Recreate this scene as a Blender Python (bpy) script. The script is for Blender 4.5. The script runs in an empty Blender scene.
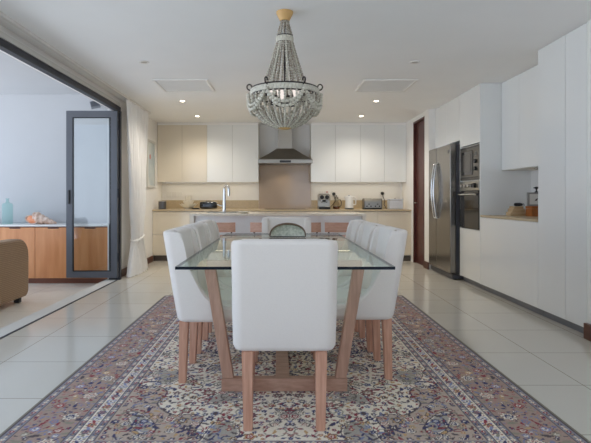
import bpy, bmesh, math, random
import numpy as np
from mathutils import Vector, Matrix
PI = math.pi
rnd = random.Random(7)
SC = bpy.context.scene
COL = SC.collection

# ------------------------------------------------------------------ helpers
def lin(c):
    c = c / 255.0
    return c / 12.92 if c <= 0.04045 else ((c + 0.055) / 1.055) ** 2.4

def rgb(r, g, b):
    return (lin(r), lin(g), lin(b), 1.0)

def new_mat(name):
    m = bpy.data.materials.new(name)
    m.use_nodes = True
    nt = m.node_tree
    nt.nodes.clear()
    out = nt.nodes.new('ShaderNodeOutputMaterial')
    return m, nt, out

def mat(name, col, rough=0.5, metal=0.0, var=0.06, scale=6.0, bump=0.0, bscale=80.0, stretch=None, col2=None,
        coat=0.0, sheen=0.0, spec=0.5):
    """principled surface with a noise that shifts the colour a little (or between two colours)"""
    m, nt, out = new_mat(name)
    p = nt.nodes.new('ShaderNodeBsdfPrincipled')
    nt.links.new(p.outputs[0], out.inputs[0])
    p.inputs['Roughness'].default_value = rough
    p.inputs['Metallic'].default_value = metal
    p.inputs['Specular IOR Level'].default_value = spec
    p.inputs['Coat Weight'].default_value = coat
    p.inputs['Sheen Weight'].default_value = sheen
    tc = nt.nodes.new('ShaderNodeTexCoord')
    mp = nt.nodes.new('ShaderNodeMapping')
    nt.links.new(tc.outputs['Object'], mp.inputs[0])
    if stretch:
        mp.inputs['Scale'].default_value = stretch
    n = nt.nodes.new('ShaderNodeTexNoise')
    n.inputs['Scale'].default_value = scale
    n.inputs['Detail'].default_value = 4
    nt.links.new(mp.outputs[0], n.inputs[0])
    mx = nt.nodes.new('ShaderNodeMix')
    mx.data_type = 'RGBA'
    a = col
    b = col2 if col2 else tuple(max(0, min(1, x * (1 - var))) for x in col[:3]) + (1,)
    mx.inputs[6].default_value = a
    mx.inputs[7].default_value = b
    cr = nt.nodes.new('ShaderNodeMapRange')
    cr.inputs[1].default_value = 0.35
    cr.inputs[2].default_value = 0.65
    nt.links.new(n.outputs[0], cr.inputs[0])
    nt.links.new(cr.outputs[0], mx.inputs[0])
    nt.links.new(mx.outputs[2], p.inputs['Base Color'])
    if bump > 0:
        n2 = nt.nodes.new('ShaderNodeTexNoise')
        n2.inputs['Scale'].default_value = bscale
        n2.inputs['Detail'].default_value = 3
        nt.links.new(mp.outputs[0], n2.inputs[0])
        bp = nt.nodes.new('ShaderNodeBump')
        bp.inputs['Strength'].default_value = bump
        bp.inputs['Distance'].default_value = 0.01
        nt.links.new(n2.outputs[0], bp.inputs['Height'])
        nt.links.new(bp.outputs[0], p.inputs['Normal'])
    return m

def glass_mat(name, tint, ior=1.45, rough=0.0):
    """thin pane: clear tinted sheet with Fresnel reflection"""
    m, nt, out = new_mat(name)
    t = nt.nodes.new('ShaderNodeBsdfTransparent')
    t.inputs[0].default_value = tint
    g = nt.nodes.new('ShaderNodeBsdfGlossy')
    g.inputs['Roughness'].default_value = rough
    f = nt.nodes.new('ShaderNodeFresnel')
    f.inputs[0].default_value = ior
    mx = nt.nodes.new('ShaderNodeMixShader')
    ge = nt.nodes.new('ShaderNodeNewGeometry')
    fr = nt.nodes.new('ShaderNodeMath'); fr.operation = 'SUBTRACT'; fr.inputs[0].default_value = 1.0
    nt.links.new(ge.outputs['Backfacing'], fr.inputs[1])
    mu = nt.nodes.new('ShaderNodeMath'); mu.operation = 'MULTIPLY'
    nt.links.new(f.outputs[0], mu.inputs[0]); nt.links.new(fr.outputs[0], mu.inputs[1])
    nt.links.new(mu.outputs[0], mx.inputs[0])
    nt.links.new(t.outputs[0], mx.inputs[1])
    nt.links.new(g.outputs[0], mx.inputs[2])
    nt.links.new(mx.outputs[0], out.inputs[0])
    return m

def emit_mat(name, col, strength):
    m, nt, out = new_mat(name)
    e = nt.nodes.new('ShaderNodeEmission')
    e.inputs[0].default_value = col
    e.inputs[1].default_value = strength
    nt.links.new(e.outputs[0], out.inputs[0])
    return m

def NB():
    return bmesh.new()

def join(bm, tmp):
    me = bpy.data.meshes.new('tmp')
    tmp.to_mesh(me)
    tmp.free()
    bm.from_mesh(me)
    bpy.data.meshes.remove(me)

def box(bm, lo, hi, bev=0.0, seg=2, mtx=None):
    t = bmesh.new()
    bmesh.ops.create_cube(t, size=1.0)
    c = [(lo[i] + hi[i]) / 2 for i in range(3)]
    s = [abs(hi[i] - lo[i]) for i in range(3)]
    for v in t.verts:
        v.co = Vector((c[0] + v.co.x * s[0], c[1] + v.co.y * s[1], c[2] + v.co.z * s[2]))
    if bev > 0:
        bmesh.ops.bevel(t, geom=list(t.edges), offset=min(bev, min(s) * 0.45), segments=seg, profile=0.5, affect='EDGES')
    if mtx is not None:
        t.transform(mtx)
    join(bm, t)
    return bm

def Box(lo, hi, bev=0.0, seg=2, mtx=None):
    return box(NB(), lo, hi, bev, seg, mtx)

def prism(bm, pts, axis, a, b, bev=0.0):
    """polygon pts (2D) swept along axis from a to b. axis 0: pts=(y,z); 1: (x,z); 2: (x,y)"""
    t = bmesh.new()
    def mk(p, d):
        if axis == 0: return Vector((d, p[0], p[1]))
        if axis == 1: return Vector((p[0], d, p[1]))
        return Vector((p[0], p[1], d))
    A = [t.verts.new(mk(p, a)) for p in pts]
    B = [t.verts.new(mk(p, b)) for p in pts]
    n = len(pts)
    t.faces.new(A); t.faces.new(list(reversed(B)))
    for i in range(n):
        t.faces.new((A[i], B[i], B[(i + 1) % n], A[(i + 1) % n]))
    bmesh.ops.recalc_face_normals(t, faces=t.faces)
    if bev > 0:
        bmesh.ops.bevel(t, geom=list(t.edges), offset=bev, segments=2, profile=0.5, affect='EDGES')
    join(bm, t)
    return bm

def tube(bm, pts, r, n=10, closed=False, cap=True):
    pts = [Vector(p) for p in pts]
    m = len(pts)
    rs = r if isinstance(r, (list, tuple)) else [r] * m
    tang = []
    for i in range(m):
        if closed:
            d = pts[(i + 1) % m] - pts[(i - 1) % m]
        else:
            d = pts[min(i + 1, m - 1)] - pts[max(i - 1, 0)]
        tang.append(d.normalized() if d.length > 1e-9 else Vector((0, 0, 1)))
    up = Vector((0, 0, 1)) if abs(tang[0].z) < 0.9 else Vector((1, 0, 0))
    nrm = tang[0].cross(up).normalized()
    rings = []
    for i in range(m):
        nrm = (nrm - tang[i] * nrm.dot(tang[i])).normalized()
        bn = tang[i].cross(nrm)
        rings.append([bm.verts.new(pts[i] + (nrm * math.cos(2 * PI * k / n) + bn * math.sin(2 * PI * k / n)) * rs[i]) for k in range(n)])
    rng = range(m) if closed else range(m - 1)
    for i in rng:
        A, B = rings[i], rings[(i + 1) % m]
        for k in range(n):
            bm.faces.new((A[k], A[(k + 1) % n], B[(k + 1) % n], B[k]))
    if cap and not closed:
        bm.faces.new(list(reversed(rings[0]))); bm.faces.new(rings[-1])
    bmesh.ops.recalc_face_normals(bm, faces=bm.faces)
    return bm

def lathe(bm, prof, n=24, c=(0, 0, 0), mtx=None):
    t = bmesh.new()
    rings = []
    for (r, z) in prof:
        if r < 1e-6:
            rings.append([t.verts.new((c[0], c[1], c[2] + z))])
        else:
            rings.append([t.verts.new((c[0] + r * math.cos(2 * PI * k / n), c[1] + r * math.sin(2 * PI * k / n), c[2] + z)) for k in range(n)])
    for i in range(len(rings) - 1):
        A, B = rings[i], rings[i + 1]
        for k in range(n):
            k2 = (k + 1) % n
            if len(A) == 1 and len(B) == 1: continue
            if len(A) == 1: t.faces.new((A[0], B[k2], B[k]))
            elif len(B) == 1: t.faces.new((A[k], A[k2], B[0]))
            else: t.faces.new((A[k], A[k2], B[k2], B[k]))
    if len(rings[0]) > 1: t.faces.new(list(reversed(rings[0])))
    if len(rings[-1]) > 1: t.faces.new(rings[-1])
    bmesh.ops.recalc_face_normals(t, faces=t.faces)
    if mtx is not None: t.transform(mtx)
    join(bm, t)
    return bm

def bead_string(bm, pts, bead=0.013, n=6, tight=0.22):
    """one string of beads along a path: a single tube that swells at every bead"""
    pts = [Vector(p) for p in pts]
    L = [0.0]
    for i in range(1, len(pts)):
        L.append(L[-1] + (pts[i] - pts[i - 1]).length)
    nb = max(2, int(L[-1] / bead))
    P, R = [], []
    def at(s):
        for i in range(1, len(L)):
            if s <= L[i] or i == len(L) - 1:
                f = (s - L[i - 1]) / max(1e-9, L[i] - L[i - 1])
                return pts[i - 1].lerp(pts[i], f)
    for k in range(nb):
        for f, rr in ((0.0, tight), (0.2, 0.85), (0.5, 1.0), (0.8, 0.85)):
            P.append(at((k + f) * L[-1] / nb)); R.append(bead * 0.5 * rr)
    P.append(at(L[-1])); R.append(bead * 0.5 * tight)
    return tube(bm, P, R, n)

def obj(name, bm, m, parent=None, smooth=40, mats=None):
    me = bpy.data.meshes.new(name)
    bm.to_mesh(me); bm.free()
    if smooth:
        me.polygons.foreach_set('use_smooth', [True] * len(me.polygons))
        me.set_sharp_from_angle(angle=math.radians(smooth))
    for x in (mats or [m]):
        me.materials.append(x)
    o = bpy.data.objects.new(name, me)
    COL.objects.link(o)
    if parent: o.parent = parent
    if smooth and len(me.polygons) < 4000:
        w = o.modifiers.new('normals', 'WEIGHTED_NORMAL'); w.keep_sharp = True; w.weight = 80
    return o

def thing(name, label, cat, loc=(0, 0, 0), rz=0.0, group=None):
    o = bpy.data.objects.new(name, None)
    o.empty_display_size = 0.1
    COL.objects.link(o)
    o.location = loc; o.rotation_euler = (0, 0, rz)
    return tag(o, label, cat, group)

def tag(o, label, cat, group=None):
    o['label'] = label; o['category'] = cat
    if group: o['group'] = group
    return o

def struct(name, bm, m, parent=None, **k):
    o = obj(name, bm, m, parent, **k)
    if parent is None: o['kind'] = 'structure'
    return o

def dup(root, loc, rz=0.0, label=None, group=None):
    kids = {}
    for o in COL.objects:
        if o.parent: kids.setdefault(o.parent.name, []).append(o)
    def rec(o, par):
        c = o.copy(); COL.objects.link(c)
        if par: c.parent = par
        for ch in kids.get(o.name, []): rec(ch, c)
        return c
    r = rec(root, None)
    r.location = loc; r.rotation_euler = (0, 0, rz)
    if label: r['label'] = label
    if group: r['group'] = group
    return r

# ------------------------------------------------------------------ materials
M = {}
M['wall'] = mat('wall_paint', rgb(240, 238, 235), 0.75, var=0.02, scale=3)
M['patio_wall'] = mat('patio_paint', rgb(194, 194, 195), 0.8, var=0.02, scale=3)
M['ceil'] = mat('ceiling_paint', rgb(244, 244, 243), 0.85, var=0.02, scale=2)
M['cab'] = mat('gloss_white_lacquer', rgb(236, 237, 235), 0.14, var=0.015, scale=1.5, coat=0.3)
M['cab_in'] = mat('white_melamine', rgb(222, 220, 212), 0.5, var=0.02)
M['cab_cream_warmlit'] = mat('cream_warmlit_lacquer', rgb(226, 216, 198), 0.18, var=0.015, scale=1.5, coat=0.3)  # cream of the base units; on the leftmost wall cupboards it paints warm lamplight
M['plinth'] = mat('grey_plinth', rgb(128, 130, 136), 0.4, metal=0.3, var=0.05)
M['plinth_dark'] = mat('dark_plinth', rgb(92, 84, 80), 0.5, var=0.05)
M['skirt'] = mat('brown_skirting', rgb(104, 66, 52), 0.4, var=0.25, scale=4, stretch=(8, 1, 8))
M['wenge'] = mat('dark_door_wood', rgb(92, 48, 42), 0.4, var=0.35, scale=5, stretch=(10, 10, 0.8))
M['stone'] = mat('beige_stone', rgb(198, 180, 150), 0.25, var=0.12, scale=40)
M['stone_white'] = mat('pale_stone', rgb(224, 216, 200), 0.2, var=0.05, scale=30)
M['taupe_glass'] = mat('taupe_backpainted_glass', rgb(186, 164, 142), 0.12, var=0.02, coat=0.3)
M['steel'] = mat('brushed_steel', rgb(176, 172, 164), 0.28, metal=1.0, var=0.08, scale=8, stretch=(1, 1, 60))
M['steel_dark'] = mat('dark_brushed_steel', rgb(128, 124, 118), 0.34, metal=1.0, var=0.08, scale=8, stretch=(60, 60, 1))
M['fridge'] = mat('fridge_steel', rgb(138, 133, 126), 0.22, metal=0.9, var=0.06, scale=6, stretch=(1, 60, 1))
M['fridge_side'] = mat('fridge_side_grey', rgb(92, 92, 98), 0.4, metal=0.4, var=0.05)
M['chrome'] = mat('chrome', rgb(216, 216, 216), 0.12, metal=1.0, var=0.02)
M['black_glass'] = mat('black_glass', rgb(28, 27, 28), 0.08, var=0.02, spec=0.4)
M['black'] = mat('black_plastic', rgb(26, 26, 28), 0.35, var=0.2, scale=20)
M['grey_plastic'] = mat('grey_plastic', rgb(128, 130, 136), 0.5, var=0.05)
M['anth'] = mat('anthracite_aluminium', rgb(92, 94, 100), 0.42, metal=0.15, var=0.04)
M['anth_dark'] = mat('dark_anthracite', rgb(44, 46, 54), 0.45, metal=0.1, var=0.05)
M['white_plastic'] = mat('white_plastic', rgb(232, 230, 226), 0.3, var=0.02)
M['ceramic'] = mat('white_ceramic', rgb(246, 242, 232), 0.25, var=0.03)
M['linen'] = mat('white_linen', rgb(240, 232, 224), 0.95, var=0.03, scale=220, bump=0.12, bscale=500, sheen=0.3, spec=0.15)
M['leg'] = mat('pinkish_oak', rgb(216, 168, 142), 0.45, scale=7, stretch=(9, 9, 0.7), col2=rgb(196, 144, 118))
M['tablewood'] = mat('table_oak', rgb(196, 156, 134), 0.45, scale=7, stretch=(2, 9, 9), col2=rgb(176, 136, 114))
M['tableleg'] = mat('table_leg_oak', rgb(196, 156, 134), 0.45, scale=7, stretch=(9, 9, 0.9), col2=rgb(178, 138, 116))
M['stoolwood'] = mat('stool_wood', rgb(214, 170, 146), 0.4, scale=6, stretch=(1, 9, 9), col2=rgb(202, 154, 130))
M['sidewood'] = mat('orange_teak', rgb(218, 150, 96), 0.35, scale=2.2, stretch=(5, 5, 0.6), col2=rgb(202, 130, 76))
M['sidewood_dark'] = mat('dark_teak', rgb(120, 66, 40), 0.4, var=0.2, scale=3)
M['canopywood'] = mat('pale_turned_wood', rgb(226, 184, 120), 0.5, scale=6, col2=rgb(204, 160, 98))
M['bead'] = mat('whitewashed_beads', rgb(216, 210, 194), 0.6, var=0.2, scale=60)
M['bead_grey'] = mat('grey_wood_beads', rgb(194, 188, 174), 0.6, scale=70, col2=rgb(150, 136, 120))
M['iron'] = mat('dark_iron', rgb(62, 56, 56), 0.5, metal=0.6, var=0.1)
def sheer_mat(name, col, fac):
    m = mat(name, col, 0.95, var=0.02, scale=120, spec=0.1)
    nt = m.node_tree
    p = [n for n in nt.nodes if n.type == 'BSDF_PRINCIPLED'][0]
    out = [n for n in nt.nodes if n.type == 'OUTPUT_MATERIAL'][0]
    tl = nt.nodes.new('ShaderNodeBsdfTranslucent'); tl.inputs[0].default_value = col
    mx = nt.nodes.new('ShaderNodeMixShader'); mx.inputs[0].default_value = fac
    nt.links.new(p.outputs[0], mx.inputs[1]); nt.links.new(tl.outputs[0], mx.inputs[2]); nt.links.new(mx.outputs[0], out.inputs[0])
    return m
M['curtain'] = sheer_mat('sheer_white_voile', rgb(252, 251, 250), 0.10)
M['vent'] = mat('vent_grey', rgb(228, 227, 224), 0.6, var=0.03)
M['pebble'] = mat('pale_paint', rgb(214, 212, 206), 0.6, var=0.03)
M['table_glass'] = glass_mat('table_glass', (0.86, 0.94, 0.90, 1), 1.5)
M['table_edge'] = mat('glass_edge', rgb(14, 22, 36), 0.35, var=0.1, spec=0.2)
M['pane'] = glass_mat('door_pane', (0.96, 0.98, 0.98, 1), 1.9)
M['bottle'] = glass_mat('sea_green_glass', (0.80, 0.94, 0.92, 1), 1.45)
M['jug'] = glass_mat('jug_glass', (0.80, 0.78, 0.72, 1), 1.45)
M['warm_lamp'] = emit_mat('warm_lamp', (1.0, 0.86, 0.66, 1), 12)
M['led'] = emit_mat('led_strip', (1.0, 0.92, 0.78, 1), 0.3)
M['bulb'] = emit_mat('bulb_glow', (1.0, 0.90, 0.84, 1), 0.55)

# tile floor
def tile_mat(name, c1, c2, size, ox, oy, shift_right, rough, grout):
    m, nt, out = new_mat(name)
    N = nt.nodes.new; Lk = nt.links.new
    p = N('ShaderNodeBsdfPrincipled'); Lk(p.outputs[0], out.inputs[0])
    g = N('ShaderNodeNewGeometry'); s = N('ShaderNodeSeparateXYZ'); Lk(g.outputs['Position'], s.inputs[0])
    def math_(op, a, b=None):
        n = N('ShaderNodeMath'); n.operation = op
        for i, v in enumerate((a, b)):
            if v is None: continue
            if isinstance(v, (int, float)): n.inputs[i].default_value = v
            else: Lk(v, n.inputs[i])
        return n.outputs[0]
    x = math_('DIVIDE', math_('SUBTRACT', s.outputs[0], ox), size)
    st = math_('GREATER_THAN', s.outputs[0], 0.0)
    y = math_('DIVIDE', math_('SUBTRACT', math_('SUBTRACT', s.outputs[1], oy), math_('MULTIPLY', st, shift_right)), size)
    def edge(v):
        f = math_('FRACT', v)
        return math_('MINIMUM', f, math_('SUBTRACT', 1.0, f))
    e = math_('MINIMUM', edge(x), edge(y))
    line = math_('LESS_THAN', e, 0.0028 / size)
    cell = N('ShaderNodeCombineXYZ'); Lk(math_('FLOOR', x), cell.inputs[0]); Lk(math_('FLOOR', y), cell.inputs[1])
    wn = N('ShaderNodeTexWhiteNoise'); Lk(cell.outputs[0], wn.inputs[0])
    nz = N('ShaderNodeTexNoise'); nz.inputs['Scale'].default_value = 3.0; nz.inputs['Detail'].default_value = 5
    Lk(g.outputs['Position'], nz.inputs[0])
    fac = math_('ADD', math_('MULTIPLY', wn.outputs[0], 0.5), math_('MULTIPLY', nz.outputs[0], 0.5))
    mx = N('ShaderNodeMix'); mx.data_type = 'RGBA'; mx.inputs[6].default_value = c1; mx.inputs[7].default_value = c2
    Lk(fac, mx.inputs[0])
    m2 = N('ShaderNodeMix'); m2.data_type = 'RGBA'; Lk(line, m2.inputs[0]); Lk(mx.outputs[2], m2.inputs[6]); m2.inputs[7].default_value = grout
    Lk(m2.outputs[2], p.inputs['Base Color'])
    p.inputs['Roughness'].default_value = rough
    p.inputs['Specular IOR Level'].default_value = 0.6
    return m
M['tile'] = tile_mat('porcelain_tile', rgb(213, 208, 198), rgb(205, 200, 188), 0.6, -1.83, 2.66, 0.19, 0.14, rgb(150, 142, 128))
M['patio_tile'] = tile_mat('patio_tile', rgb(230, 224, 212), rgb(222, 215, 202), 0.6, -2.43, 2.66, 0.0, 0.35, rgb(180, 170, 152))

# wicker
def wicker_mat(name, a, b, sc):
    m, nt, out = new_mat(name)
    N = nt.nodes.new; Lk = nt.links.new
    p = N('ShaderNodeBsdfPrincipled'); Lk(p.outputs[0], out.inputs[0]); p.inputs['Roughness'].default_value = 0.6
    tc = N('ShaderNodeTexCoord')
    w = N('ShaderNodeTexWave'); w.bands_direction = 'Z'; w.inputs['Scale'].default_value = sc; w.inputs['Distortion'].default_value = 1.5
    w2 = N('ShaderNodeTexWave'); w2.bands_direction = 'Y'; w2.inputs['Scale'].default_value = sc; w2.inputs['Distortion'].default_value = 1.0
    Lk(tc.outputs['Object'], w.inputs[0]); Lk(tc.outputs['Object'], w2.inputs[0])
    mu = N('ShaderNodeMath'); mu.operation = 'MULTIPLY'; Lk(w.outputs[1], mu.inputs[0]); Lk(w2.outputs[1], mu.inputs[1])
    mx = N('ShaderNodeMix'); mx.data_type = 'RGBA'; mx.inputs[6].default_value = b; mx.inputs[7].default_value = a
    Lk(mu.outputs[0], mx.inputs[0]); Lk(mx.outputs[2], p.inputs['Base Color'])
    bp = N('ShaderNodeBump'); bp.inputs['Strength'].default_value = 0.6; bp.inputs['Distance'].default_value = 0.01
    Lk(mu.outputs[0], bp.inputs['Height']); Lk(bp.outputs[0], p.inputs['Normal'])
    return m
M['wicker'] = wicker_mat('brown_wicker', rgb(196, 168, 136), rgb(146, 116, 88), 16)

# ------------------------------------------------------------------ room shell
CEIL = 2.465
XL = -2.2        # inner face of the left wall
fl_ = NB()
prism(fl_, [(-2.15, -2.6), (3.1, -2.6), (3.1, 9.3), (-2.25, 9.3), (-2.25, 6.63), (-2.15, 6.63)], 2, -0.12, 0.0)
struct('floor', fl_, M['tile'])
struct('floor_patio', Box((-4.9, -2.6, -0.2), (-2.32, 7.4, -0.08)), M['patio_tile'])
struct('ceiling', Box((-2.2, -2.6, CEIL), (3.1, 9.3, CEIL + 0.12)), M['ceil'])
struct('ceiling_patio', Box((-5.2, 2.9, 2.62), (-2.25, 7.4, 2.72)), M['patio_wall'])
struct('wall_back', Box((-2.32, 9.2, 0), (3.1, 9.32, CEIL)), M['wall'])
struct('wall_left', Box((-2.32, 6.63, 0), (XL, 9.2, CEIL)), M['wall'])
wr_ = NB()  # unseen wall behind the camera, added with one gap to cut light from behind
box(wr_, (-2.32, -2.72, 0), (0.5, -2.6, CEIL)); box(wr_, (2.0, -2.72, 0), (3.1, -2.6, CEIL))
box(wr_, (0.5, -2.72, 2.25), (2.0, -2.6, CEIL))
struct('wall_rear_unseen', wr_, M['wall'])
struct('wall_patio', Box((-5.4, 7.2, -0.08), (-2.32, 7.32, 2.62)), M['patio_wall'])
# right side: door wall, recess wall behind the tall units, near wall
wb = NB()
box(wb, (2.3, 7.53, 0), (2.42, 7.75, CEIL))
box(wb, (2.3, 8.38, 0), (2.42, 9.2, CEIL))
box(wb, (2.3, 7.75, 2.39), (2.42, 8.38, CEIL))
struct('wall_right_far', wb, M['wall'])
struct('wall_right', Box((3.0, 3.815, 0), (3.1, 7.53, CEIL)), M['wall'])
struct('wall_right_near', Box((2.4, -2.6, 0), (3.1, 3.815, CEIL)), M['wall'])
struct('baseboard_right', Box((2.37, -2.6, 0), (2.4, 3.815, 0.12), 0.003), M['skirt'])
struct('baseboard_right_far', Box((2.282, 7.515, 0), (2.3, 7.75, 0.11), 0.003), M['skirt'])
struct('baseboard_left', Box((XL, 6.75, 0), (XL + 0.018, 8.5, 0.10), 0.003), M['skirt'])
# lintel over the folding doors, tracks
struct('wall_left_lintel', Box((-2.25, -2.6, 2.275), (-2.2005, 6.63, 2.62)), M['wall'])
tr = NB()
box(tr, (-2.2, -2.6, 2.262), (-2.14, 6.63, 2.322))
struct('trim_1', tr, M['anth_dark'])
struct('trim_2', Box((-2.172, -2.6, -0.04), (-2.1505, 6.63, 0.004)), M['anth_dark'])
struct('trim_3', Box((-2.32, -2.6, -0.08), (-2.1725, 6.63, 0.004)), M['pebble'])
struct('trim_4', Box((-2.28, 6.565, 0.0), (-2.13, 6.63, 2.265)), M['anth_dark'])
struct('trim_5', Box((-2.2, -2.6, 2.335), (-2.15, 6.63, 2.385), 0.004), M['pebble'])
# far right doorway with a dark wood door
d1 = struct('door_1', Box((2.34, 7.78, 0.0), (2.385, 8.35, 2.36)), M['wenge'])
fr = NB()
prism(fr, [(7.75, 0), (7.75, 2.39), (8.38, 2.39), (8.38, 0), (8.35, 0), (8.35, 2.36), (7.78, 2.36), (7.78, 0)], 0, 2.295, 2.40)
obj('door_frame', fr, M['wenge'], d1)
hd = tube(NB(), [(2.34, 8.27, 1.02), (2.30, 8.27, 1.02), (2.29, 8.26, 1.02), (2.29, 8.16, 1.02)], 0.009, 8)
obj('door_handle', hd, M['steel'], d1)

# folded glass door leaf, standing square to the opening on the patio side
door = thing('door_2', 'folded grey aluminium glass door standing open at the patio opening', 'door', (-2.145, 6.50, 0))
del door['label']; del door['category']; door['kind'] = 'structure'
W, H0, H1, F, T = 0.68, 0.035, 2.255, 0.085, 0.05
f = NB()
t = bmesh.new()
def ring(y):
    o = [t.verts.new((x, y, z)) for x, z in ((-W, H0), (0, H0), (0, H1), (-W, H1))]
    i = [t.verts.new((x, y, z)) for x, z in ((-W + F, H0 + F), (-F, H0 + F), (-F, H1 - F), (-W + F, H1 - F))]
    return o, i
o0, i0 = ring(0); o1, i1 = ring(T)
for k in range(4):
    k2 = (k + 1) % 4
    t.faces.new((o0[k], o0[k2], i0[k2], i0[k])); t.faces.new((o1[k2], o1[k], i1[k], i1[k2]))
    t.faces.new((o0[k2], o0[k], o1[k], o1[k2])); t.faces.new((i0[k], i0[k2], i1[k2], i1[k]))
bmesh.ops.recalc_face_normals(t, faces=t.faces)
bmesh.ops.bevel(t, geom=list(t.edges), offset=0.004, segments=2, affect='EDGES')
join(f, t)
obj('door_frame', f, M['anth'], door)
obj('glass', Box((-W + F - 0.005, 0.018, H0 + F - 0.005), (-F + 0.005, 0.03, H1 - F + 0.005)), M['pane'], door, smooth=0)
gk = NB()
for lo_, hi_ in (((-W + F - 0.004, H0 + F), (-W + F + 0.014, H1 - F)), ((-F - 0.014, H0 + F), (-F + 0.004, H1 - F))):
    box(gk, (lo_[0], 0.006, lo_[1]), (hi_[0], 0.017, hi_[1]))
for z0, z1 in ((H0 + F - 0.004, H0 + F + 0.014), (H1 - F - 0.014, H1 - F + 0.004)):
    box(gk, (-W + F + 0.014, 0.006, z0), (-F - 0.014, 0.017, z1))
obj('gasket', gk, M['black'], door)
hb = Box((-W + 0.03, -0.022, 1.02), (-W + 0.055, 0.0, 1.20), 0.006)
obj('door_handle', hb, M['black'], door)
for z in (0.25, 1.1, 2.0):
    obj('hinge', tube(NB(), [(0.006, 0.02, z), (0.006, 0.02, z + 0.12)], 0.011, 8), M['anth_dark'], door)

# curtain rail
tag(obj('curtain_rail', Box((-2.075, -2.5, 2.435), (-2.045, 7.85, CEIL), 0.003), M['white_plastic']),
    'long white curtain rail on the ceiling above the patio opening', 'curtain rail')

# curtain: gathered and tied back
cur = thing('curtain', 'long white sheer curtain gathered and tied back beside the folding door', 'curtain', (-2.06, 7.02, 0))
bm = NB()
NU, NV = 130, 60
def half(z):
    pts = [(0.0, 0.46), (0.12, 0.41), (0.35, 0.30), (0.52, 0.23), (0.62, 0.25), (1.0, 0.36), (1.6, 0.45), (2.43, 0.54)]
    for (a, b), (c, d) in zip(pts, pts[1:]):
        if a <= z <= c:
            q = (z - a) / (c - a); q = q * q * (3 - 2 * q) * 0.5 + q * 0.5
            return b + (d - b) * q
    return pts[-1][1]
grid = []
for j in range(NV + 1):
    z = 0.012 + (2.425 - 0.012) * j / NV
    h = half(z); row = []
    amp = 0.024 + 0.02 * max(0, 1 - z / 0.55)
    cy = 0.10 + 0.04 * (z / 2.43)
    for i in range(NU + 1):
        u = i / NU
        ph = u * 2 * PI * 9
        x = amp * math.sin(ph + 0.5 * math.sin(z * 1.3)) + 0.012 * math.sin(ph * 2.3 + z * 4)
        y = cy + (u - 0.5) * 2 * h + 0.012 * math.cos(ph * 1.0 + z)
        if z < 0.5: x += 0.05 * (1 - z / 0.5) * math.sin(u * PI)
        row.append(bm.verts.new((x, y, z + (0.006 * math.sin(ph) if j == 0 else 0))))
    grid.append(row)
for j in range(NV):
    for i in range(NU):
        bm.faces.new((grid[j][i], grid[j][i + 1], grid[j + 1][i + 1], grid[j + 1][i]))
dr = obj('drape', bm, M['curtain'], cur, smooth=180)
tb = NB()
tube(tb, [(0.062 * math.cos(a), 0.12 + 0.245 * math.sin(a), 0.52 + 0.03 * math.sin(a)) for a in [2 * PI * k / 32 for k in range(32)]], 0.012, 8, closed=True)
obj('tieback', tb, M['curtain'], cur)

# framed picture on left wall
pf = thing('framed_picture', 'pale framed blue-grey picture on the left wall beside the kitchen', 'picture', (XL, 8.36, 1.28))
f = NB()
for lo, hi in (((0.001, -0.25, 0), (0.03, -0.215, 0.80)), ((0.001, 0.215, 0), (0.03, 0.25, 0.80)), ((0.001, -0.215, 0), (0.03, 0.215, 0.035)), ((0.001, -0.215, 0.765), (0.03, 0.215, 0.80))):
    box(f, lo, hi)
bmesh.ops.remove_doubles(f, verts=f.verts, dist=0.0005)
obj('picture_frame', f, M['pebble'], pf)
mp_ = mat('blue_grey_print', rgb(168, 182, 188), 0.3, scale=3.2, col2=rgb(206, 212, 208))
obj('print', Box((0.001, -0.214, 0.036), (0.014, 0.214, 0.764)), mp_, pf)
obj('print_motif', lathe(NB(), [(0, 0.0), (0.045, 0.0), (0.045, 0.002), (0, 0.002)], 16, mtx=Matrix.Translation((0.0142, -0.05, 0.52)) @ Matrix.Rotation(PI / 2, 4, 'Y')), mat('red_print', rgb(196, 120, 110), 0.4), pf)

# ------------------------------------------------------------------ ceiling fittings
vt = thing('ceiling_vent', 'square pale grey air grille in the ceiling, left of the chandelier', 'vent', (-1.145, 5.97, CEIL), group='ceiling air grilles')
f = NB()
for lo, hi in (((-0.32, -0.31, -0.012), (0.32, -0.285, 0)), ((-0.32, 0.285, -0.012), (0.32, 0.31, 0)), ((-0.32, -0.285, -0.012), (-0.295, 0.285, 0)), ((0.295, -0.285, -0.012), (0.32, 0.285, 0))):
    box(f, lo, hi)
bmesh.ops.remove_doubles(f, verts=f.verts, dist=0.0005)
obj('vent_frame', f, M['white_plastic'], vt)
g = NB()
pts = []
n = 14
for k in range(n):
    y0 = -0.285 + 0.57 * k / n; y1 = -0.285 + 0.57 * (k + 1) / n
    pts += [(y0, -0.007), (y0 + (y1 - y0) * 0.62, -0.007), (y0 + (y1 - y0) * 0.7, -0.0015), (y1 - 0.001, -0.0015)]
pts += [(0.285, 0.0), (-0.285, 0.0)]
prism(g, pts, 0, -0.295, 0.295)
obj('grille', g, M['vent'], vt, smooth=0)
dup(vt, (1.29, 5.97, CEIL), 0, 'square pale grey air grille in the ceiling, right of the chandelier')

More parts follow.
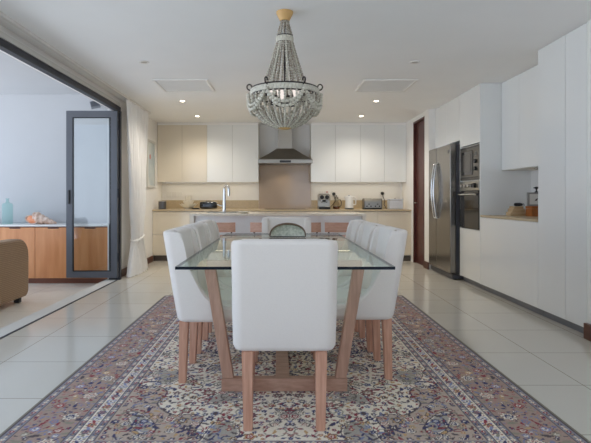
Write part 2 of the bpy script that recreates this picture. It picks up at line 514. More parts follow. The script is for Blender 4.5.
def downlight(x, y, label, lit):
    d = thing('ceiling_downlight', label, 'light', (x, y, CEIL), group='recessed ceiling downlights')
    obj('bezel', lathe(NB(), [(0.032, -0.001), (0.033, -0.006), (0.046, -0.008), (0.05, -0.004), (0.05, 0), (0.032, 0)], 28), M['white_plastic'], d)
    obj('lamp', lathe(NB(), [(0, -0.004), (0.031, -0.004), (0.031, 0), (0, 0)], 24), M['warm_lamp'] if lit else M['steel'], d)
    if lit:
        l = bpy.data.lights.new('downlight_beam', 'SPOT')
        l.energy = 27; l.color = (1.0, 0.92, 0.80); l.spot_size = math.radians(150); l.spot_blend = 0.8; l.shadow_soft_size = 0.05
        lo = bpy.data.objects.new('downlight_beam', l); COL.objects.link(lo)
        lo.location = (0, 0, -0.02); lo.parent = d
for side, sx in (('left', -1.36), ('right', 1.37)):
    for y, lit, where in ((8.15, True, 'nearest the kitchen cupboards'), (6.9, True, 'between the air grille and the cupboards'), (4.94, False, 'unlit, in front of the air grille')):
        downlight(sx, y, f'small round ceiling downlight {side} of the hood, {where}', lit)

# ------------------------------------------------------------------ kitchen back run
YW = 9.2
def cabinet(name, label, cat, x0, x1, y0, y1, z0, z1, axis, fronts, group=None, plinth=0.0, m_front=None, m_body=None, front_name='door', pm=None, th=0.02):
    """carcass with gloss fronts. axis 'y': fronts face -y at y0, axis 'x': fronts face -x at x0.
       fronts: list of (a0, a1, b0, b1) along the width axis and height"""
    t = thing(name, label, cat, ((x0 + x1) / 2, (y0 + y1) / 2, z0), 0, group)
    ox, oy, oz = (x0 + x1) / 2, (y0 + y1) / 2, z0
    m_front = m_front or M['cab']; m_body = m_body or M['cab_in']
    e = 0.0008
    if axis == 'y':
        obj('carcass', Box((x0 - ox + e, y0 + th - oy, plinth), (x1 - ox - e, y1 - oy, z1 - oz)), m_body, t)
        for a0, a1, b0, b1 in fronts:
            obj(front_name, Box((a0 - ox + 0.0015, y0 - oy, b0 - oz + 0.0015), (a1 - ox - 0.0015, y0 + th - 0.001 - oy, b1 - oz - 0.0015), 0.0015), m_front, t)
        if plinth: obj('plinth', Box((x0 - ox + e, y0 + 0.05 - oy, 0), (x1 - ox - e, y0 + 0.07 - oy, plinth - 0.001)), pm or M['plinth_dark'], t)
    else:
        obj('carcass', Box((x0 + th - ox, y0 - oy + e, plinth), (x1 - ox, y1 - oy - e, z1 - oz)), m_body, t)
        for a0, a1, b0, b1 in fronts:
            obj(front_name, Box((x0 - ox, a0 - oy + 0.0015, b0 - oz + 0.0015), (x0 + th - 0.001 - ox, a1 - oy - 0.0015, b1 - oz - 0.0015), 0.0015), m_front, t)
        if plinth: obj('plinth', Box((x0 + 0.05 - ox, y0 - oy + e, 0), (x0 + 0.07 - ox, y1 - oy - e, plinth - 0.001)), pm or M['plinth'], t)
    return t

# wall cupboards
UY0, UZ0, UZ1 = 8.85, 1.39, 2.42
wl = [-2.198, -1.752, -1.30, -0.84, -0.37]
wr = [0.575, 1.02, 1.475, 1.905, 2.298]
for (a, b, c, lab) in ((wl[0], wl[1], wl[2], 'pair of white gloss wall cupboards, coloured cream for warm light, next to the left wall'),
                       (wl[2], wl[3], wl[4], 'pair of white gloss wall cupboards directly left of the cooker hood'),
                       (wr[0], wr[1], wr[2], 'pair of white gloss wall cupboards directly right of the cooker hood'),
                       (wr[2], wr[3], wr[4], 'pair of white gloss wall cupboards above the toaster by the dark door')):
    cabinet('wall_cupboard', lab, 'cupboard', a, c, UY0, YW - 0.002, UZ0, UZ1, 'y', [(a, b, UZ0, UZ1), (b, c, UZ0, UZ1)], 'kitchen wall cupboards',
            m_front=M['cab_cream_warmlit'] if a == wl[0] else M['cab'])  # white leftmost pair has the warm lamplight put into its colour
struct('trim_6', Box((wl[0], UY0 + 0.012, UZ1 + 0.001), (wl[4], YW - 0.002, CEIL - 0.001)), M['wall'])
struct('trim_7', Box((wr[0], UY0 + 0.012, UZ1 + 0.001), (wr[4], YW - 0.002, CEIL - 0.001)), M['wall'])
# under-cupboard light strips
for x0, x1, lab in ((-2.1, -0.45, 'slim warm light strip under the cupboards left of the hood'), (0.65, 2.2, 'slim warm light strip under the cupboards right of the hood')):
    tag(obj('light_strip', Box((x0, 9.02, UZ0 - 0.010), (x1, 9.04, UZ0 - 0.001)), M['led']), lab, 'light')
    l = bpy.data.lights.new('strip_light', 'AREA'); l.shape = 'RECTANGLE'; l.size = x1 - x0; l.size_y = 0.03; l.energy = 0.7; l.color = (1.0, 0.90, 0.68)
    lo = bpy.data.objects.new('strip_light', l); COL.objects.link(lo); lo.location = ((x0 + x1) / 2, 9.03, UZ0 - 0.013)

# base units
bx = [-2.198, -1.55, -0.95, -0.37, 0.575, 1.15, 1.72, 2.298]
labs = ['cream base unit of two wide drawers next to the left wall', None, None, None, None,
        'cream base unit with two drawers below the kettle, right behind the island', 'cream base unit with two drawers below the toaster by the dark door']
for i in range(7):
    a, b = bx[i], bx[i + 1]
    cabinet('base_unit', labs[i] or 'cream base unit of two drawers hidden behind the island', 'cabinet', a, b, 8.52, YW - 0.002, 0, 0.869, 'y',
            [(a, b, 0.105, 0.46), (a, b, 0.465, 0.862)], 'kitchen base units' if labs[i] else 'base units behind the island', plinth=0.1, m_front=M['cab_cream_warmlit'], front_name='drawer')
wt = thing('worktop', 'beige stone worktop along the back wall with matching upstand', 'worktop', (0.05, 8.5, 0.87))
obj('slab', Box((-2.248, 0.0, 0), (2.247, 0.698, 0.03), 0.003), M['stone'], wt)
obj('upstand', Box((-2.248, 0.68, 0.03), (-0.43, 0.698, 0.19)), M['stone'], wt)
obj('upstand', Box((0.553, 0.68, 0.03), (2.247, 0.698, 0.19)), M['stone'], wt)
tag(obj('splashback', Box((-0.375, 9.184, 0.901), (0.6, 9.198, 1.716)), M['taupe_glass']), 'taupe glass splashback panel between the hood and the worktop', 'splashback')
hob = thing('induction_hob', 'flat black induction hob set in the back worktop under the hood', 'hob', (0.11, 8.86, 0.9))
obj('glass_plate', Box((-0.36, -0.25, 0.0005), (0.36, 0.25, 0.008), 0.002), M['black_glass'], hob)
obj('control_strip', Box((-0.1, -0.235, 0.008), (0.1, -0.205, 0.0085)), M['grey_plastic'], hob)

# hood
hood = thing('cooker_hood', 'stainless steel chimney cooker hood above the taupe splashback', 'hood', (0.113, 9.2, 1.72))
c = NB(); t = bmesh.new()
def quad_ring(x0, x1, y0, y1, z):
    return [t.verts.new(p) for p in ((x0, y0, z), (x1, y0, z), (x1, y1, z), (x0, y1, z))]
rs = [quad_ring(-0.48, 0.48, -0.5, -0.003, 0.065), quad_ring(-0.48, 0.48, -0.5, -0.003, 0.07), quad_ring(-0.30, 0.30, -0.40, -0.003, 0.175), quad_ring(-0.15, 0.15, -0.31, -0.003, 0.28)]
for A, B in zip(rs, rs[1:]):
    for k in range(4): t.faces.new((A[k], A[(k + 1) % 4], B[(k + 1) % 4], B[k]))
t.faces.new(list(reversed(rs[0]))); t.faces.new(rs[-1])
join(c, t)
obj('canopy', c, M['steel_dark'], hood, smooth=20)
obj('rim', Box((-0.485, -0.505, 0.0), (0.485, -0.003, 0.064), 0.003), M['steel'], hood)
obj('chimney', Box((-0.13, -0.29, 0.281), (0.13, -0.003, CEIL - 1.721), 0.003), M['steel'], hood)
obj('control_panel', Box((-0.10, -0.509, 0.012), (0.10, -0.5055, 0.05)), M['black'], hood)
l = bpy.data.lights.new('hood_light', 'SPOT'); l.energy = 1.5; l.color = (1, .85, .65); l.spot_size = math.radians(120); l.spot_blend = 0.6; l.shadow_soft_size = 0.04
lo = bpy.data.objects.new('hood_light', l); COL.objects.link(lo); lo.location = (0.1, 8.95, 1.70)

# wall sockets and plugs
def socket(x, z, label, red=False, plug=False):
    s = thing('wall_socket', label, 'socket', (x, YW, z), group='wall sockets over the worktop')
    obj('plate', Box((-0.045, -0.012, -0.045), (0.045, -0.001, 0.045), 0.004), M['white_plastic'], s)
    obj('rocker_switch', Box((-0.012, -0.018, 0.012), (0.012, -0.012, 0.034), 0.002), mat('red_switch', rgb(190, 60, 50), 0.4) if red else M['white_plastic'], s)
    if plug:
        p = thing('power_plug', 'black power plug in the socket ' + plug[0], 'plug', (x, YW - 0.0125, z - 0.012), group='black plugs over the worktop')
        obj('plug_body', lathe(NB(), [(0, -0.03), (0.018, -0.03), (0.028, -0.012), (0.032, 0.0), (0.0, 0.0)], 18, mtx=Matrix.Rotation(-PI / 2, 4, 'X')), M['black'], p)
        obj('cable', tube(NB(), [(a - x, b - YW + 0.0125, c_ - z + 0.012) for a, b, c_ in plug[1]], 0.006, 8), M['black'], p)
socket(-2.07, 1.17, 'white wall socket above the dark canister, nearest the left wall')
socket(-1.965, 1.17, 'white wall socket above the worktop, second from the left wall')
socket(-1.86, 1.17, 'white wall socket nearest the white lotus bowl')
socket(0.79, 1.19, 'white wall socket directly above the coffee machine')
socket(0.90, 1.19, 'white wall socket with a red rocker switch', red=True)
socket(1.03, 1.19, 'white wall socket above the glass jug', plug=('above the glass jug', [(1.03, 9.16, 1.16), (1.03, 9.13, 1.12), (1.06, 9.13, 1.05), (1.0, 9.12, 0.98), (0.93, 9.08, 0.907)]))
socket(1.94, 1.20, 'white wall socket right of the toaster', plug=('right of the toaster', [(1.94, 9.16, 1.17), (1.94, 9.13, 1.12), (1.97, 9.12, 1.05), (1.95, 9.10, 0.98), (1.98, 9.05, 0.91), (1.985, 8.98, 0.907)]))

# things on the back worktop
TZ = 0.9006
can = thing('canister', 'dark grey round canister on the worktop in the left corner', 'canister', (-2.075, 8.72, TZ))
obj('body', lathe(NB(), [(0.066, 0.0), (0.07, 0.004), (0.07, 0.13), (0.066, 0.134), (0, 0.134), ][::1], 32), mat('gunmetal', rgb(110, 112, 118), 0.3, metal=0.8, var=0.1), can)
obj('lid', lathe(NB(), [(0.071, 0.1345), (0.071, 0.148), (0.066, 0.152), (0, 0.152)], 32), M['steel'], can)

lot = thing('lotus_bowl', 'white petalled lotus bowl on the worktop beside the black basket', 'bowl', (-1.62, 8.76, TZ))
def petal(r0, z0, r1, z1, w, n=8):
    b = bmesh.new(); rows = []
    for i in range(n + 1):
        q = i / n
        r = r0 + (r1 - r0) * q; z = z0 + (z1 - z0) * q ** 1.4
        ww = w * (math.sin(PI * (0.16 + 0.84 * q)) ** 0.7) if q < 1 else 0.002
        row = [b.verts.new((r - 0.25 * ww * (s * s), s * ww, z + 0.22 * ww * s * s)) for s in (-1, -0.5, 0, 0.5, 1)]
        rows.append(row)
    for A, B in zip(rows, rows[1:]):
        for k in range(4): b.faces.new((A[k], A[k + 1], B[k + 1], B[k]))
    ext = bmesh.ops.solidify(b, geom=list(b.faces), thickness=0.006)
    bmesh.ops.recalc_face_normals(b, faces=b.faces)
    return b
obj('basin', lathe(NB(), [(0.05, 0), (0.055, 0.004), (0.075, 0.03), (0.088, 0.06), (0.082, 0.06), (0.068, 0.03), (0.0, 0.014)], 24), M['ceramic'], lot)
for k in range(8):
    b = petal(0.05, 0.012, 0.172, 0.105, 0.062); b.transform(Matrix.Rotation(2 * PI * k / 8 + 0.2, 4, 'Z')); obj('petal', b, M['ceramic'], lot, smooth=60)
for k in range(6):
    b = petal(0.03, 0.03, 0.11, 0.17, 0.05); b.transform(Matrix.Rotation(2 * PI * k / 6, 4, 'Z')); obj('petal', b, M['ceramic'], lot, smooth=60)
for k in range(4):
    b = petal(0.012, 0.05, 0.065, 0.25, 0.04); b.transform(Matrix.Rotation(2 * PI * k / 4 + 0.5, 4, 'Z')); obj('petal', b, M['ceramic'], lot, smooth=60)

bk = NB(); t = bmesh.new()
bmesh.ops.create_cube(t, size=1.0)
bmesh.ops.subdivide_edges(t, edges=list(t.edges), cuts=11, use_grid_fill=True)
for v in t.verts:
    x, y, z = v.co
    q = Vector((x * 2, y * 2, z * 2))
    L4 = (abs(q.x) ** 5 + abs(q.y) ** 5 + abs(q.z) ** 5) ** 0.2
    q = q / L4 * max(abs(q.x), abs(q.y), abs(q.z))
    d = 1 + 0.035 * math.sin(q.x * 26) * math.sin(q.z * 10 + (int(q.x * 4) % 2) * 1.5)
    v.co = Vector((q.x * 0.155 * d, q.y * 0.09 * d, 0.068 + q.z * 0.066 * d))
join(bk, t)
bas = thing('woven_basket', 'black glossy woven basket on the worktop left of the tap', 'basket', (-1.25, 8.72, TZ + 0.004))
obj('basket_body', bk, mat('glossy_black_weave', rgb(18, 18, 20), 0.12, var=0.2, scale=30, coat=0.5), bas, smooth=60)
obj('handle', tube(NB(), [(0.05 * math.cos(a), 0, 0.132 + 0.012 * math.sin(a)) for a in [PI * k / 10 for k in range(11)]], 0.005, 8), M['black'], bas)
tag(obj('coaster', lathe(NB(), [(0.06, 0.001), (0.066, 0.006), (0.066, 0.022), (0.06, 0.024), (0.056, 0.012), (0, 0.012)], 24, (-1.47, 8.66, TZ)), M['black']), 'small flat black dish between the lotus bowl and the black basket', 'dish')

# coffee machine
cm = thing('coffee_machine', 'silver espresso machine with two black knobs on the back worktop', 'coffee machine', (0.80, 8.72, TZ))
b = NB()
prism(b, [(-0.13, 0.0), (0.14, 0.0), (0.14, 0.265), (-0.10, 0.265), (-0.12, 0.17), (-0.02, 0.16), (-0.02, 0.045), (-0.13, 0.045)], 0, -0.105, 0.105, 0.006)
obj('body', b, M['steel'], cm)
obj('drip_tray', Box((-0.10, -0.14, 0.002), (0.10, -0.025, 0.043), 0.004), M['black'], cm)
obj('water_tank', Box((-0.09, 0.02, 0.2655), (0.09, 0.13, 0.275), 0.003), M['black'], cm)
for x in (-0.045, 0.045):
    obj('knob', lathe(NB(), [(0, 0), (0.034, 0), (0.036, 0.02), (0.03, 0.026), (0, 0.026)], 20, mtx=Matrix.Translation((x, -0.108, 0.215)) @ Matrix.Rotation(PI / 2 , 4, 'X')), M['black'], cm)
    obj('spout', tube(NB(), [(x, -0.07, 0.168), (x, -0.07, 0.135), (x, -0.082, 0.12)], 0.011, 10), M['chrome'], cm)
obj('portafilter', tube(NB(), [(0.0, -0.07, 0.150), (0.0, -0.10, 0.146), (0.0, -0.19, 0.138)], [0.026, 0.014, 0.011], 12), M['black'], cm)
# jug
jg = thing('glass_jug', 'clear glass coffee jug with dark lid beside the espresso machine', 'jug', (1.02, 8.72, TZ))
obj('jug_body', lathe(NB(), [(0.045, 0.001), (0.06, 0.01), (0.066, 0.06), (0.055, 0.11), (0.036, 0.15), (0.04, 0.19)], 24), M['jug'], jg)
obj('coffee', lathe(NB(), [(0.0, 0.004), (0.043, 0.004), (0.055, 0.012), (0.058, 0.05), (0.0, 0.05)], 24), mat('coffee', rgb(120, 70, 50), 0.2), jg)
obj('lid', lathe(NB(), [(0.041, 0.1905), (0.043, 0.2), (0.03, 0.222), (0.012, 0.23), (0.012, 0.25), (0, 0.252)], 24), M['steel_dark'], jg)
obj('handle', tube(NB(), [(0.034, 0, 0.165), (0.07, 0, 0.17), (0.09, 0, 0.13), (0.085, 0, 0.07), (0.062, 0, 0.045)], 0.007, 8), M['black'], jg)
# kettle
kt = thing('kettle', 'white jug kettle on the back worktop between glass jug and toaster', 'kettle', (1.245, 8.70, TZ))
obj('kettle_body', lathe(NB(), [(0.075, 0.022), (0.076, 0.03), (0.072, 0.12), (0.064, 0.225), (0.058, 0.235), (0, 0.238)], 28), M['white_plastic'], kt)
obj('base_plate', lathe(NB(), [(0, 0), (0.08, 0), (0.08, 0.015), (0.074, 0.021), (0, 0.021)], 28), M['black'], kt)
obj('handle', tube(NB(), [(0.062, 0, 0.21), (0.10, 0, 0.215), (0.118, 0, 0.19), (0.118, 0, 0.10), (0.105, 0, 0.08), (0.072, 0, 0.085)], 0.011, 10), M['white_plastic'], kt)
obj('spout', prism(NB(), [(-0.05, -0.028), (-0.05, 0.028), (-0.092, 0.0)], 2, 0.185, 0.232, 0.003), M['white_plastic'], kt)
obj('lid_knob', lathe(NB(), [(0, 0.2385), (0.02, 0.2385), (0.018, 0.25), (0, 0.252)], 16), M['grey_plastic'], kt)
# toaster
ts = thing('toaster', 'silver four-slot toaster with black base on the back worktop', 'toaster', (1.655, 8.72, TZ))
b = NB()
prof = [(-0.11, 0.03), (0.11, 0.03)] + [(0.11 - 0.06 + 0.06 * math.cos(a), 0.13 + 0.06 * math.sin(a)) for a in [PI / 2 * k / 6 for k in range(7)]] + [(-0.11 + 0.06 - 0.06 * math.sin(a), 0.13 + 0.06 * math.cos(a)) for a in [PI / 2 * k / 6 for k in range(7)]]
prism(b, prof, 0, -0.14, 0.14)
obj('body', b, M['steel'], ts)
for sx in (-1, 1):
    obj('end_cap', prism(NB(), [(p[0] * 1.02, p[1] * 1.015) for p in prof], 0, sx * 0.1405, sx * 0.158), M['steel_dark'], ts)
    for q in (-0.075, 0.075) if sx < 0 else ():
        pass
obj('base', Box((-0.155, -0.112, 0.002), (0.155, 0.112, 0.0295), 0.004), M['black'], ts)
for x in (-0.075, 0.075):
    for y in (-0.035, 0.035):
        obj('slot', Box((x - 0.055, y - 0.014, 0.186), (x + 0.055, y + 0.014, 0.1915)), M['black'], ts)
    obj('lever', Box((x - 0.014, -0.125, 0.085), (x + 0.014, -0.1105, 0.10), 0.003), M['black'], ts)
    for dx in (-0.035, 0.035):
        obj('dial', lathe(NB(), [(0, 0), (0.013, 0), (0.012, 0.01), (0, 0.01)], 16, mtx=Matrix.Translation((x + dx, -0.1105, 0.055)) @ Matrix.Rotation(PI / 2, 4, 'X')), M['black'], ts)
# white bin
bb = thing('bread_bin', 'pale grey-white rounded bread bin on the worktop beside the dark door', 'bread bin', (2.075, 8.76, TZ))
bin_m = mat('pale_grey_enamel', rgb(206, 210, 218), 0.35)
obj('bin_body', Box((-0.125, -0.1, 0.001), (0.125, 0.1, 0.155), 0.02, 4), bin_m, bb)
obj('lid', Box((-0.128, -0.103, 0.157), (0.128, 0.103, 0.182), 0.011, 3), bin_m, bb)
obj('lid_knob', lathe(NB(), [(0, 0.1825), (0.012, 0.1825), (0.016, 0.195), (0, 0.198)], 14), M['steel'], bb)

# ------------------------------------------------------------------ island
isl = thing('kitchen_island', 'white kitchen island with pale stone top and recessed front', 'island', (-0.01, 5.95, 0))
X0, X1 = -1.07, 1.07
hx0, hx1, hy0, hy1 = -0.99, -0.53, 0.42, 0.80
t = NB()
xs = [X0, hx0, hx1, X1]; ys = [0.0, hy0, hy1, 1.02]
vt_ = {}
for k, z in enumerate((0.876, 0.90)):
    for i, x in enumerate(xs):
        for j, y in enumerate(ys):
            vt_[i, j, k] = t.verts.new((x, y, z))
for i in range(3):
    for j in range(3):
        if (i, j) == (1, 1): continue
        t.faces.new((vt_[i, j, 1], vt_[i + 1, j, 1], vt_[i + 1, j + 1, 1], vt_[i, j + 1, 1]))
        t.faces.new((vt_[i, j, 0], vt_[i, j + 1, 0], vt_[i + 1, j + 1, 0], vt_[i + 1, j, 0]))
for i in range(3):
    for j in (0, 3):
        t.faces.new((vt_[i, j, 0], vt_[i + 1, j, 0], vt_[i + 1, j, 1], vt_[i, j, 1]))
for j in range(3):
    for i in (0, 3):
        t.faces.new((vt_[i, j, 0], vt_[i, j + 1, 0], vt_[i, j + 1, 1], vt_[i, j, 1]))
t.faces.new((vt_[1, 1, 0], vt_[2, 1, 0], vt_[2, 1, 1], vt_[1, 1, 1])); t.faces.new((vt_[1, 2, 0], vt_[2, 2, 0], vt_[2, 2, 1], vt_[1, 2, 1]))
t.faces.new((vt_[1, 1, 0], vt_[1, 2, 0], vt_[1, 2, 1], vt_[1, 1, 1])); t.faces.new((vt_[2, 1, 0], vt_[2, 2, 0], vt_[2, 2, 1], vt_[2, 1, 1]))
bmesh.ops.recalc_face_normals(t, faces=t.faces)
obj('worktop', t, M['stone_white'], isl, smooth=20)
for sx in (-1, 1):
    obj('end_panel', Box((sx * 1.07, 0.0, 0.0), (sx * 1.025, 1.02, 0.875)), M['stone_white'], isl)
obj('front_panel', Box((-1.024, 0.07, 0.0), (1.024, 0.09, 0.875)), M['cab'], isl)
for k in range(4):
    a = -1.024 + 2.048 * k / 4
    obj('door', Box((a + 0.0015, 0.985, 0.08), (a + 2.048 / 4 - 0.0015, 1.005, 0.855), 0.0015), M['cab'], isl)
sk = thing('sink', 'stainless steel sink let into the island top below the tap', 'sink', (-0.77, 6.56, 0.9))
s = NB(); t = bmesh.new()
a0 = [(-0.222, -0.182), (0.222, -0.182), (0.222, 0.182), (-0.222, 0.182)]
def rg(sc, z): return [t.verts.new((p[0] * sc, p[1] * sc, z)) for p in a0]
R = [rg(1.0, 0.0), rg(1.0, 0.002), rg(0.95, 0.002), rg(0.92, -0.16), rg(0.2, -0.165)]
for A, B in zip(R, R[1:]):
    for k in range(4): t.faces.new((A[k], A[(k + 1) % 4], B[(k + 1) % 4], B[k]))
t.faces.new(R[-1])
bmesh.ops.recalc_face_normals(t, faces=t.faces)
join(s, t)
obj('basin', s, M['steel'], sk)
obj('drain', lathe(NB(), [(0, -0.163), (0.035, -0.163), (0.035, -0.161), (0, -0.161)], 16), M['chrome'], sk)
fc = thing('kitchen_tap', 'tall chrome pull-down kitchen tap standing on the island', 'tap', (-0.765, 6.85, 0.9))
obj('tap_body', lathe(NB(), [(0.034, 0.001), (0.034, 0.015), (0.027, 0.02), (0.027, 0.14), (0.022, 0.15), (0.022, 0.30), (0, 0.30)], 20), M['chrome'], fc)
pts = [(0, 0, 0.295), (0, 0, 0.325)] + [(0.035 - 0.035 * math.cos(a), -0.045 + 0.045 * math.cos(a), 0.325 + 0.045 * math.sin(a)) for a in [PI * k / 10 for k in range(1, 11)]]
obj('spout', tube(NB(), pts, 0.017, 12), M['chrome'], fc)
obj('spray_head', tube(NB(), [(0.07, -0.09, 0.326), (0.072, -0.092, 0.28), (0.073, -0.093, 0.225)], [0.019, 0.019, 0.015], 12), M['chrome'], fc)
obj('lever', tube(NB(), [(-0.026, 0, 0.085), (-0.05, 0, 0.09), (-0.10, 0, 0.105)], [0.013, 0.011, 0.008], 10), M['chrome'], fc)
tag(obj('serving_dish', lathe(NB(), [(0.045, 0.001), (0.05, 0.005), (0.08, 0.02), (0.076, 0.022), (0.045, 0.008), (0, 0.008)], 28, (-0.45, 6.30, 0.9)), M['ceramic']), 'small white dish on the island top right of the sink', 'dish')

# bar stools tucked under the island
def make_stool():
    t = thing('bar_stool', '', 'stool')
    s = NB()
    box(s, (-0.18, -0.02, 0.605), (0.18, 0.345, 0.645), 0.012, 3)
    obj('seat', s, M['stoolwood'], t)
    b = NB(); tt = bmesh.new(); rows = []
    for i in range(13):
        u = -1 + 2 * i / 12
        y = -0.055 + 0.05 * u * u
        rows.append([tt.verts.new((u * 0.195, y + dy, z)) for dy, z in ((-0.012, 0.705), (0.012, 0.705), (0.008, 0.815), (-0.016, 0.815))])
    for A, B in zip(rows, rows[1:]):
        for k in range(4): tt.faces.new((A[k], A[(k + 1) % 4], B[(k + 1) % 4], B[k]))
    tt.faces.new(rows[0]); tt.faces.new(list(reversed(rows[-1])))
    bmesh.ops.recalc_face_normals(tt, faces=tt.faces)
    join(b, tt)
    obj('backrest', b, M['stoolwood'], t, smooth=50)
    for sx in (-1, 1):
        obj('back_post', tube(NB(), [(sx * 0.145, 0.02, 0.606), (sx * 0.15, -0.005, 0.70), (sx * 0.15, -0.005, 0.74)], 0.009, 8), M['iron'], t)
        obj('leg', tube(NB(), [(sx * 0.15, 0.01, 0.606), (sx * 0.19, -0.02, 0.0)], [0.017, 0.013], 10), M['stoolwood'], t)
        obj('leg', tube(NB(), [(sx * 0.15, 0.29, 0.606), (sx * 0.19, 0.33, 0.0)], [0.017, 0.013], 10), M['stoolwood'], t)
    obj('foot_rail', tube(NB(), [(-0.178, -0.012, 0.22), (0.178, -0.012, 0.22)], 0.009, 8), M['iron'], t)
    obj('foot_rail', tube(NB(), [(-0.178, 0.318, 0.22), (0.178, 0.318, 0.22)], 0.009, 8), M['iron'], t)
    return t
stool = make_stool()
SY = 5.62
for i, (x, lab) in enumerate(((-0.695, 'wooden low-back bar stool at the sink end of the island'), (-0.135, 'wooden low-back bar stool second from the sink end of the island'),
                              (0.285, 'wooden low-back bar stool third from the sink end of the island'), (0.72, 'wooden low-back bar stool at the fridge end of the island'))):
    if i == 0:
        stool.location = (x, SY, 0); stool['label'] = lab; stool['group'] = 'bar stools along the island'
    else:
        dup(stool, (x, SY, 0), 0, lab)

# ------------------------------------------------------------------ right run: fridge, ovens, niche, tall units
XF = 2.4
fg = thing('refrigerator', 'tall two-door stainless steel side-by-side refrigerator', 'refrigerator', (2.29, 7.025, 0))
obj('body', Box((0.085, -0.465, 0.075), (0.70, 0.465, 1.815), 0.006), M['fridge_side'], fg)
dl = obj('door', Box((0.0, 0.098, 0.085), (0.080, 0.468, 1.825), 0.012, 3), M['fridge'], fg)
drr = obj('door', Box((0.0, -0.468, 0.085), (0.080, 0.092, 1.825), 0.012, 3), M['fridge'], fg)
for y, par in ((0.14, dl), (0.05, drr)):
    hp = [(0.012, y, 0.80)] + [(-0.022 - 0.04 * math.sin(PI * k / 14), y, 0.82 + 0.76 * k / 14) for k in range(15)] + [(0.012, y, 1.60)]
    obj('handle', tube(NB(), hp, 0.014, 10), M['chrome'], par)
obj('badge', Box((-0.0018, -0.43, 1.70), (0.0002, -0.375, 1.745), 0.0005), M['black'], drr)
obj('foot_grille', Box((0.03, -0.465, 0.012), (0.65, 0.465, 0.073), 0.004), M['fridge_side'], fg)
for y in (-0.42, 0.42):
    obj('foot', lathe(NB(), [(0, 0), (0.025, 0), (0.022, 0.0115), (0, 0.0115)], 16, (0.08, y, 0)), M['black'], fg)

cabinet('fridge_top_cupboard', 'white gloss cupboard above the steel refrigerator', 'cupboard', XF, 2.998, 6.507, 7.527, 1.86, CEIL - 0.002, 'x', [(6.507, 7.017, 1.86, CEIL - 0.004), (7.017, 7.527, 1.86, CEIL - 0.004)], 'white tall units')
# oven tower as panels so the appliances stand in real openings
tw = thing('oven_tower', 'white gloss tall unit housing the microwave and oven beside the fridge', 'cabinet', (XF, 6.17, 0), group=None)
y0, y1 = -0.33, 0.335
for a, b in ((y0, y0 + 0.022), (y1 - 0.022, y1)):
    obj('side_panel', Box((0.0 if a == y0 else 0.001, a, 0.07), (0.598, b, CEIL - 0.002)), M['cab'], tw)
for z in (0.685, 1.322, 1.758):
    obj('shelf', Box((0.022, y0 + 0.023, z - 0.012), (0.59, y1 - 0.023, z)), M['cab_in'], tw)
obj('door', Box((0.0, y0 + 0.0235, 0.075), (0.02, y1 - 0.0235, 0.705), 0.0015), M['cab'], tw)
obj('door', Box((0.0, y0 + 0.0235, 1.765), (0.02, y1 - 0.0235, CEIL - 0.004), 0.0015), M['cab'], tw)
obj('plinth', Box((0.05, y0 + 0.001, 0), (0.07, y1 - 0.001, 0.069)), M['plinth'], tw)

mw = thing('microwave_oven', 'built-in steel microwave oven with dark window above the oven', 'microwave', (XF, 6.17, 1.325))
w0, w1 = -0.303, 0.309
obj('body', Box((0.022, w0, 0.0), (0.45, w1, 0.418)), M['steel_dark'], mw)
fz = obj('fascia', Box((-0.006, w0, 0.002), (0.021, w1, 0.418), 0.004), M['steel_dark'], mw)
dd = obj('door', Box((-0.013, -0.12, 0.06), (-0.0065, 0.24, 0.36), 0.003), M['black_glass'], mw)
obj('window', Box((-0.0155, -0.07, 0.10), (-0.0135, 0.19, 0.32), 0.001), mat('mesh_window', rgb(70, 66, 62), 0.2, metal=0.4), dd)
for z in (0.13, 0.22):
    obj('knob', lathe(NB(), [(0, 0), (0.026, 0), (0.023, 0.02), (0, 0.02)], 20, mtx=Matrix.Translation((-0.0065, -0.205, z)) @ Matrix.Rotation(-PI / 2, 4, 'Y')), M['black'], mw)
obj('display', Box((-0.0075, -0.245, 0.29), (-0.0062, -0.165, 0.335)), M['black_glass'], mw)
for z in (0.02, 0.395):
    obj('trim_strip', Box((-0.008, w0 + 0.02, z), (-0.0062, w1 - 0.02, z + 0.012)), M['black'], mw)

ov = thing('built_in_oven', 'built-in steel oven with black glass door below the microwave', 'oven', (XF, 6.17, 0.70))
obj('body', Box((0.022, w0, 0.0), (0.5, w1, 0.605)), M['steel_dark'], ov)
obj('control_panel', Box((-0.008, w0, 0.49), (0.021, w1, 0.607), 0.003), M['steel'], ov)
od = obj('door', Box((-0.012, w0, 0.015), (0.021, w1, 0.485), 0.004), M['black_glass'], ov)
obj('handle', tube(NB(), [(-0.012, -0.25, 0.435), (-0.045, -0.25, 0.44), (-0.05, -0.24, 0.44), (-0.05, 0.24, 0.44), (-0.045, 0.25, 0.44), (-0.012, 0.25, 0.435)], 0.012, 10), M['chrome'], od)
for y, r in ((0.2, 0.024), (0.09, 0.02), (-0.02, 0.02), (-0.2, 0.03)):
    obj('knob', lathe(NB(), [(0, 0), (r, 0), (r * 0.88, 0.028), (0, 0.028)], 20, mtx=Matrix.Translation((-0.0085, y, 0.55)) @ Matrix.Rotation(-PI / 2, 4, 'Y')), M['black'] if y in (-0.2,) else M['chrome'], ov)
obj('display', Box((-0.0092, -0.14, 0.525), (-0.0082, -0.07, 0.575)), M['black_glass'], ov)

